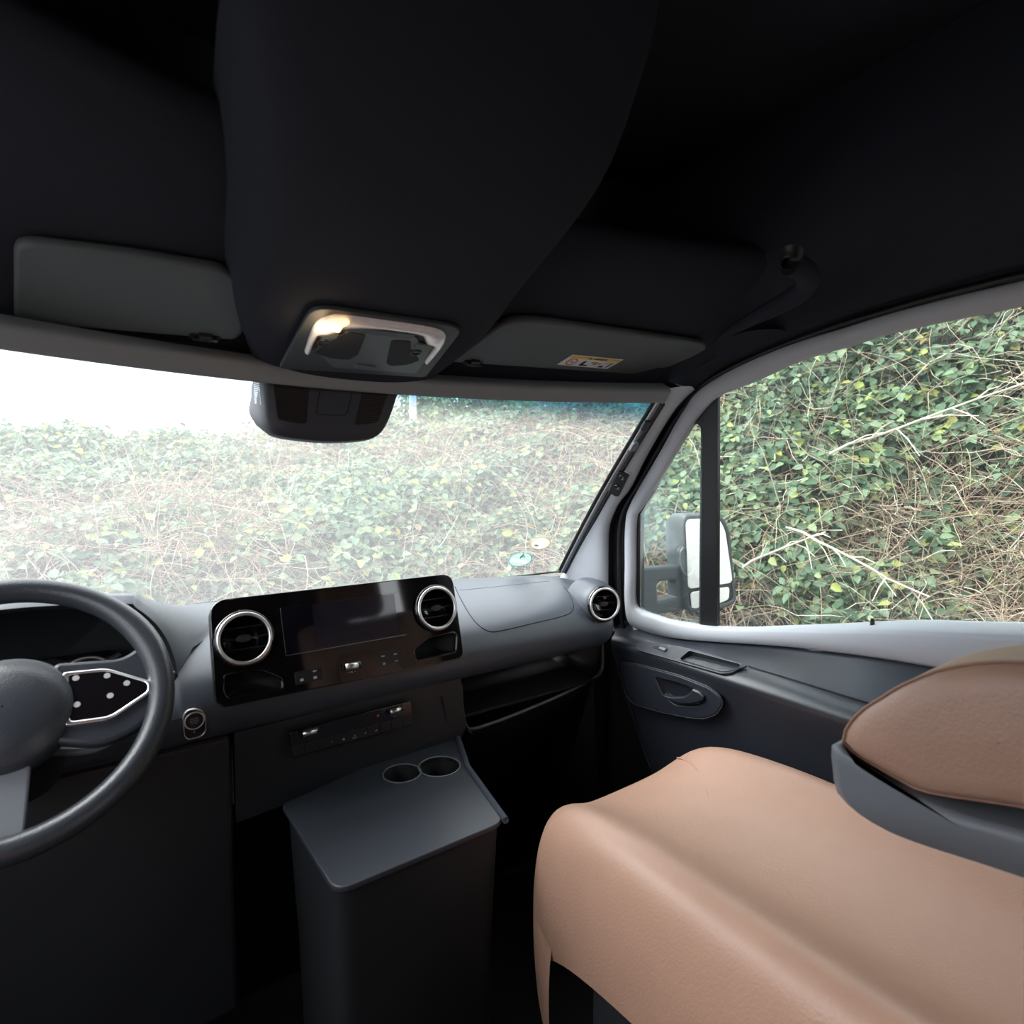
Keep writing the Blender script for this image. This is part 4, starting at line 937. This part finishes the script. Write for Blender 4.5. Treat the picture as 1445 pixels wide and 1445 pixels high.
def ex1(f_, R, e):
    plate('number_field', f_, [(-R*.72, -R*.42), (R*.72, -R*.42), (R*.72, R*-.02), (-R*.72, R*-.02)], .0006, M['white_st'], e, c=0)
    text('number', f_, '4', 0, R*.45, R*.95, M['green_ink'], e, c=.001, mirror=True)
def ex2(f_, R, e): plate('stamp_mark', f_, rr(-R*.42, -R*.62, R*.02, -R*.28, R*.05), .0003, M['lilac'], e, c=.0007)
def stk(name, col, alpha):
    m = bpy.data.materials.new(name); m.use_nodes = True; N = m.node_tree.nodes; L = m.node_tree.links; b = N['Principled BSDF']
    b.inputs['Base Color'].default_value = (*col, 1); b.inputs['Roughness'].default_value = .5
    t = N.new('ShaderNodeBsdfTranslucent'); t.inputs[0].default_value = (*col, 1)
    nz = N.new('ShaderNodeTexNoise'); nz.inputs['Scale'].default_value = 60
    tr_ = N.new('ShaderNodeBsdfTransparent'); m1 = N.new('ShaderNodeMixShader'); m2 = N.new('ShaderNodeMixShader'); m1.inputs[0].default_value = .8; m2.inputs[0].default_value = alpha
    L.new(b.outputs[0], m1.inputs[1]); L.new(t.outputs[0], m1.inputs[2]); L.new(tr_.outputs[0], m2.inputs[1]); L.new(m1.outputs[0], m2.inputs[2]); L.new(m2.outputs[0], N['Material Output'].inputs[0]); return m
M['green_st'] = stk('green_sticker', (.36, .50, .44), .62); M['green_edge'] = stk('pale_sticker_edge', (.40, .55, .58), .8); M['white_st'] = stk('white_sticker', (.85, .86, .85), 1.0)
M['green_ink'] = stk('sticker_ink', (.10, .27, .28), .95); M['cream'] = stk('cream_sticker', (.74, .72, .62), .95); M['yel_edge'] = stk('yellow_sticker_edge', (.70, .60, .28), .95); M['lilac'] = stk('lilac_stamp', (.48, .46, .60), .9)
sticker('emission_sticker', 'round green sticker with a reversed 4 at the lower right of the windscreen', 734, 789, 17, 11, (M['green_st'], M['green_edge']), ex1, True)
sticker('inspection_sticker', 'round cream sticker with a yellow edge above the green windscreen sticker', 762.5, 766, 14.3, 10, (M['cream'], M['yel_edge']), ex2)

# black seal line along the foot of the windscreen
wp = empty('windscreen_seal', WS(.3, .02, -.01), 'thin black seal line running along the foot of the windscreen', 'seal')
wpts = [hit(TW, x, y)[0]+Vector((0, -.010, -.006)) for x, y in ((150, 866), (230, 855.5), (305, 845), (420, 833), (520, 826), (640, 818), (720, 810.5), (787, 803))]
tube('seal_cord', rs(wpts, 40), .0026, M['rubber'], wp, 8)
# ------------------------------------------------------------------ door mirror outside
sm = empty('side_mirror', at(935, 840, Y=1.28), 'black exterior mirror with two glasses on a forked arm outside the passenger door', 'mirror')
fm = Fr(at(1000, 790, Y=1.27), (1, -.46, 0), (0, -.03, 1))
if fm.N.y > 0: fm = Fr(fm.O, -fm.U, fm.W)
ho = rpoly([fm.px(*q) for q in ((967, 726), (1018, 725), (1030, 745), (1040.5, 850), (1030, 857), (978, 865), (971, 862), (964, 742))], [.03, .05, .04, .03, .03, .02, .03, .03])
cxm = sum(a for a, b in ho)/len(ho); cym = sum(b for a, b in ho)/len(ho)
def hrow(k, c, dx=0): return [fm.P(cxm+(a-cxm)*k+dx, cym+(b-cym)*k, c) for a, b in ho]
loft('mirror_housing', [hrow(.90, -.006), hrow(.965, 0), hrow(1.0, -.008), hrow(1.01, -.04, -.004), hrow(.98, -.085, -.014), hrow(.86, -.125, -.02), hrow(.5, -.14, -.02), hrow(.01, -.145, -.02)], M['mirhouse'], sm, closed=True)
plate('mirror_back_plate', fm, grow(ho, .93), .004, M['black'], sm, c=-.014)
ms = rpoly([fm.px(*q, -.004) for q in ((967, 731), (1015, 731), (1024, 748), (1034, 818), (1031, 823), (975, 831), (971, 828))], [.01, .03, .03, .01, .01, .01, .01])
mm1 = plate('mirror_glass', fm, ms, .004, M['mirglass'], sm, c=-.009, bev=.001)
ms2 = rpoly([fm.px(*q, -.004) for q in ((974, 836), (1030, 828), (1029, 846), (1012, 853), (979, 860), (976, 858))], .012)
plate('wide_angle_glass', fm, ms2, .004, M['mirglass'], sm, c=-.009, bev=.001)
fa = Fr(at(940, 830, Y=1.36), (1, 0, 0), (0, 0, 1))
if fa.N.y > 0: fa = Fr(fa.O, -fa.U, fa.W)
ao = [fa.px(*q) for q in ((890, 801), (953, 797), (972, 800), (974, 858), (905, 868), (888, 872))]
ah = rpoly([fa.px(*q) for q in ((920, 820), (947, 817), (949, 842), (921, 848))], .006)
plate('mirror_arm', fa, rpoly(ao, .012), .05, M['mirhouse'], sm, holes=[ah], c=-.025, bev=.010)
kx = fa.px(962, 826); 
lathe('arm_joint', Fr(fa.P(kx[0], kx[1]+.03, .0), (1, 0, 0), (0, 1, 0)), 0, 0, [(.001, .045), (.026, .04), (.030, .02), (.030, -.09), (.026, -.11), (.001, -.115)], M['mirhouse'], sm, 24)

M['paint'] = nmat('white_body_paint', (.72, .74, .77), .25, coat=.5, var=.02)
vb = empty('van_body', (1.38, -1, 0), 'white painted outer side of the van seen in the exterior mirror', 'van body')
box('side_panel', (1.34, -.58, -.35), (1.40, .04, 2.0), M['paint'], vb, .01)
box('door_skin', (1.33, .05, -.35), (1.39, 1.2, .86), M['paint'], vb, .01)
box('roof_edge', (1.28, -3.0, 1.75), (1.34, .9, 2.05), M['paint'], vb, .02)
box('sliding_door', (1.42, -3.4, -.35), (1.47, -1.9, 1.9), M['paint'], vb, .01)
# ------------------------------------------------------------------ outside: ground, hedge, trees, pole
gr = box('ground', (-60, -40, -1.0), (60, 60, -.95), M['ground']); struct(gr, 'gravel ground around the van')

def noise2(x, y, seed):
    r = np.random.default_rng(seed); out = np.zeros_like(x)
    for k in range(7):
        f = 1.3*1.55**k; a = .5/1.45**k; th = r.uniform(0, 6.28, 3); ph = r.uniform(0, 6.28, 3)
        for t, p in zip(th, ph): out += a*np.sin(f*(x*np.cos(t)+y*np.sin(t))+p)/2
    return out
OX, OY = .4, .2
AZ = np.array([-60, -20, 0, 9, 16, 25, 34, 45, 60, 90, 125])
R0 = np.interp; 
def surf(az, t):
    r0 = np.interp(az, AZ, [3.4, 3.0, 2.7, 2.6, 2.5, 2.4, 2.35, 2.35, 2.3, 2.3, 3.0]); r1 = np.interp(az, AZ, [9, 8, 7.2, 7, 6.6, 6.3, 6.0, 5.6, 5.0, 4.4, 5])
    ht = np.interp(az, AZ, [.2, .25, .28, .38, .42, .46, .58, 1.30, 2.2, 2.6, 2.6]); hb_ = -1.75
    pw = np.interp(az, AZ, [.42, .40, .38, .38, .40, .5, .6, .7, .8, .85, .9])
    a = np.radians(az); r = r0+(r1-r0)*t; x = OX+r*np.sin(a); y = OY+r*np.cos(a)
    h = hb_+(ht-hb_)*np.clip(t, 0, 1)**pw
    nz = noise2(x*1.6, y*1.6, 3); h = h+nz*.30*np.clip(t*6, 0, 1)*np.interp(az, [0, 60], [.8, 1.2])
    r = r+noise2(x*2.2+5, y*2.2+h*3, 9)*.14
    return np.stack([OX+r*np.sin(a), OY+r*np.cos(a), h+EYE], -1)
def build_leaves(pos, nrm, size, rng, three=True, droop=.25, spread=.42):
    """leaf blades as folded six-point quads, grouped in threes"""
    n = len(pos); up = nrm/np.linalg.norm(nrm, axis=1, keepdims=True)
    rv = rng.normal(size=(n, 3)); d = np.cross(up, rv); d /= np.linalg.norm(d, axis=1, keepdims=True); e = np.cross(up, d)
    allv = []
    for k, ang in enumerate((0, 2.0, -2.0) if three else (0,)):
        c, s = np.cos(ang), np.sin(ang); dd = d*c+e*s; dd = dd+rng.normal(size=(n, 3))*.25; dd /= np.linalg.norm(dd, axis=1, keepdims=True)
        uu = up+rng.normal(size=(n, 3))*spread; sd = np.cross(dd, uu); sd /= np.linalg.norm(sd, axis=1, keepdims=True); uu = np.cross(sd, dd)
        L = (size*rng.uniform(.75, 1.25, n))[:, None]; W = L*.36; b = pos+dd*L*.18; dr = uu*L*droop
        v = np.stack([b, b+dd*L*.30+sd*W+uu*L*.08, b+dd*L*.72+sd*W*.8+uu*L*.04-dr*.3, b+dd*L*1.05-dr, b+dd*L*.72-sd*W*.8+uu*L*.04-dr*.3, b+dd*L*.30-sd*W+uu*L*.08], 1)
        allv.append(v)
    v = np.stack(allv, 1).reshape(-1, 6, 3); m = len(v); idx = (np.arange(m)*6)[:, None]
    q = np.concatenate([idx+np.array([0, 1, 2, 3]), idx+np.array([0, 3, 4, 5])], 1).reshape(-1, 4)
    return v.reshape(-1, 3), q
def build_canes(starts, dirs, lens, rads, rng, seg=9, sag=.5, wob=.25):
    V_ = []; Q_ = []; base = 0
    n = len(starts); p = starts.copy(); d = dirs/np.linalg.norm(dirs, axis=1, keepdims=True); ring_ = []
    for k in range(seg+1):
        a1 = np.cross(d, np.array([.31, .2, .93])); a1 /= np.linalg.norm(a1, axis=1, keepdims=True); a2 = np.cross(d, a1)
        r = (rads*(1-.7*k/seg))[:, None]
        ring_.append(np.stack([p+a1*r, p-a1*r*.5+a2*r*.87, p-a1*r*.5-a2*r*.87], 1))
        p = p+d*(lens/seg)[:, None]; d = d+rng.normal(size=(n, 3))*wob/seg*2; d[:, 2] -= sag/seg; d /= np.linalg.norm(d, axis=1, keepdims=True)
    R_ = np.stack(ring_, 1)   # n, seg+1, 3, 3
    v = R_.reshape(-1, 3); idx = (np.arange(n)*(seg+1)*3)[:, None, None, None]; k = (np.arange(seg)*3)[None, :, None, None]; j = np.arange(3)
    q = np.stack([j, (j+1) % 3, (j+1) % 3+3, j+3], 1)[None, None]; q = (idx+k+q).reshape(-1, 4)
    return v, q
def np_mesh(name, parts, mats, parent=None, smooth=False):
    vs = []; qs = []; mi = []; off = 0
    for v, q, m in parts: vs.append(v); qs.append(q+off); mi.append(np.full(len(q), m, np.int32)); off += len(v)
    v = np.concatenate(vs).astype(np.float32); q = np.concatenate(qs).astype(np.int32); mi = np.concatenate(mi)
    me = bpy.data.meshes.new(name); me.vertices.add(len(v)); me.vertices.foreach_set('co', v.ravel())
    me.loops.add(q.size); me.loops.foreach_set('vertex_index', q.ravel()); me.polygons.add(len(q))
    me.polygons.foreach_set('loop_start', np.arange(len(q), dtype=np.int32)*4); me.polygons.foreach_set('loop_total', np.full(len(q), 4, np.int32))
    o = link(name, me, mats, parent); me.polygons.foreach_set('material_index', mi); me.update(calc_edges=True); return o

def hedge(name, label, az0, az1, nleaf, ncane, ntwig, seed, size0):
    r = np.random.default_rng(seed)
    # ground body under the leaves
    azs = np.linspace(az0, az1, 90); ts = np.linspace(-.02, 1.05, 50); A_, T2_ = np.meshgrid(azs, ts); P = surf(A_.ravel(), T2_.ravel())
    P[:, 2] -= .22; P[:, :2] += (P[:, :2]-np.array([OX, OY]))*.035
    P = P.reshape(50, 90, 3); P[0, :, 2] = -.95
    i = np.arange(49)[:, None]*90+np.arange(89)[None]; q0 = np.stack([i, i+1, i+91, i+90], -1).reshape(-1, 4)
    # leaves, thinned in bare patches
    az = r.uniform(az0, az1, nleaf); t = r.beta(1.0, 1.25, nleaf); p = surf(az, t); e1 = surf(az+.6, t)-p; e2 = surf(az, t+.012)-p; nr = np.cross(e1, e2); nr /= np.linalg.norm(nr, axis=1, keepdims=True); nr[nr[:, 2] < 0] *= -1
    patch = noise2(p[:, 0]*1.5+p[:, 2]*1.5, p[:, 1]*1.5-p[:, 2], 21)*1.2+noise2(p[:, 0]*6, p[:, 1]*6+p[:, 2]*6, 5)*.5
    keep = (patch > (.22 if ntwig > 1000 else .10)) | (r.random(nleaf) < .16); p, nr, az, t = p[keep], nr[keep], az[keep], t[keep]
    lift = r.normal(0, .05, len(p))+np.clip(patch[keep], -.3, .6)*.14; p = p+nr*lift[:, None]
    dist = np.linalg.norm(p-np.array([0, 0, EYE]), axis=1)
    up = nr*.45+np.array([0, 0, .75])+ (np.array([0, 0, EYE])-p)/dist[:, None]*.35
    lv, lq_ = build_leaves(p, up, np.full(len(p), size0), r)
    # canes
    az = r.uniform(az0, az1, ncane); t = r.beta(1, 1.1, ncane); s = surf(az, t); s[:, 2] -= .04
    cp_ = noise2(s[:, 0]*1.5+s[:, 2]*1.5, s[:, 1]*1.5-s[:, 2], 21)*1.2; kk = (cp_ < .25) | (r.random(ncane) < .3); s = s[kk]; ncane = len(s)
    dr_ = r.normal(size=(ncane, 3))*np.array([1, 1, .7]); dr_[:, 2] += .35
    cv, cq = build_canes(s, dr_, r.uniform(.25, .9, ncane), r.uniform(.0016, .0036, ncane), r, sag=1.1, wob=.7)
    parts = [(P.reshape(-1, 3), q0, 0), (lv, lq_, 1), (cv, cq, 2)]
    if ntwig:
        az = r.uniform(max(az0, 5), az1, ntwig); t = r.uniform(.02, .6, ntwig); s = surf(az, t); s += (np.array([OX, OY, EYE])-s)*.03
        dr_ = r.normal(size=(ntwig, 3)); dr_[:, 2] -= .3
        tv, tq = build_canes(s, dr_, r.uniform(.2, .6, ntwig), r.uniform(.0018, .0035, ntwig), r, seg=7, sag=.2, wob=.9); parts.append((tv, tq, 3))
    o = np_mesh(name, parts, [M['soil'], M['leaf'], M['cane'], M['twig']])
    tag(o, label, 'hedge', kind='stuff'); return o
hedge('bramble_hedge', 'dense bramble thicket of green leaves and brown canes ahead of the windscreen', -50, 46, 64000, 17000, 350, 11, .056)
hedge('bramble_bank', 'tall bramble bank with pale dead twigs outside the passenger window', 45, 120, 40000, 22000, 2200, 12, .050)

# single pale dead branches hanging over the bank
def branch(px, py, X, L, ang, label):
    p = at(px, py, X=X); e = tag(empty('dead_branch', p), label, 'branch', 'pale dead branches on the bramble bank')
    r = random.Random(int(px)); d = Vector((0, math.cos(ang), math.sin(ang))); pts = [p+d*(L*k/8)+Vector((r.uniform(-.01, .01), r.uniform(-.01, .01), -.02*(k/8)**2+r.uniform(-.008, .008))) for k in range(9)]
    tube('stem', pts, [.006*(1-.07*k) for k in range(9)], M['twig'], e, 7)
    for k in range(7):
        b = pts[1+k]; dd = (d*r.uniform(.3, .8)+Vector((r.uniform(-.4, .2), r.uniform(-.7, .7), r.uniform(-.8, .3)))).normalized(); l = r.uniform(.1, .28)*L
        tube('side_twig', [b, b+dd*l*.5+Vector((0, 0, .01)), b+dd*l], [.0035, .0025, .001], M['twig'], e, 5)
branch(1110, 742, 2.35, .55, math.radians(200), 'pale dead branch sagging to the right across the bank centre')
branch(1050, 800, 2.4, .42, math.radians(150), 'thin pale dead branch just right of the exterior mirror')
branch(1170, 640, 2.5, .7, math.radians(160), 'long grey dead branch high on the bank beyond the window')

# trees beyond the hedge
def tree(x, y, zc, rx, rz, n, label, seed, sz=.09):
    r = np.random.default_rng(seed); e = tag(empty('tree', (x, y, -.95)), label, 'tree', 'trees beyond the hedge')
    u = r.normal(size=(n, 3)); u /= np.linalg.norm(u, axis=1, keepdims=True); rad = r.uniform(.35, 1, n)**.5
    lump = 1+.25*np.sin(u[:, 0]*5+seed)*np.cos(u[:, 1]*6+u[:, 2]*4)
    p = np.array([x, y, zc])+u*rad[:, None]*lump[:, None]*np.array([rx, rx, rz])
    lv, lq_ = build_leaves(p, u+np.array([0, 0, .5]), np.full(n, sz), r)
    o = np_mesh('foliage', [(lv, lq_, 0)], [M['leaf2']], e)
    tube('trunk', [(x, y, -.95), (x+.1, y, zc*.5), (x, y, zc)], [.16, .12, .04], M['bark'], e, 10)
    k = 14; u = r.normal(size=(k, 3)); s = np.tile(np.array([x, y, zc-rz*.6]), (k, 1)); cv, cq = build_canes(s, u+np.array([0, 0, .8]), r.uniform(.8, 1.3, k)*rx, np.full(k, .03), r, sag=0, wob=.5)
    np_mesh('branches', [(cv, cq, 0)], [M['bark']], e)
tree(6.0, 9.6, 2.3, 1.5, 1.3, 5000, 'leafy tree rising over the hedge just right of the sensor cover', 1)
tree(9.6, 9.4, 2.6, 1.6, 1.5, 6000, 'wider leafy tree over the hedge near the top centre of the windscreen', 2)
tree(13.4, 7.8, 3.0, 1.8, 1.7, 6000, 'rightmost leafy tree over the hedge beside the screen pillar', 3)
tree(4.1, 12.5, 1.75, 1.0, 1.0, 2600, 'small distant tree showing below the sensor cover', 4)

# white pole
pb = at(583, 606, Y=7.5)
po = empty('white_pole', (pb.x, pb.y, -.95), 'white pole standing in the hedge just right of the sensor cover', 'pole')
tube('post', [(pb.x, pb.y, -.95), (pb.x, pb.y, 1.2), (pb.x, pb.y, 3.6)], [.055, .05, .045], M['white_paint'], po, 16)
tube('pole_cap', [(pb.x, pb.y, 3.6), (pb.x, pb.y, 3.66)], [.06, .05], M['greyp'], po, 16)
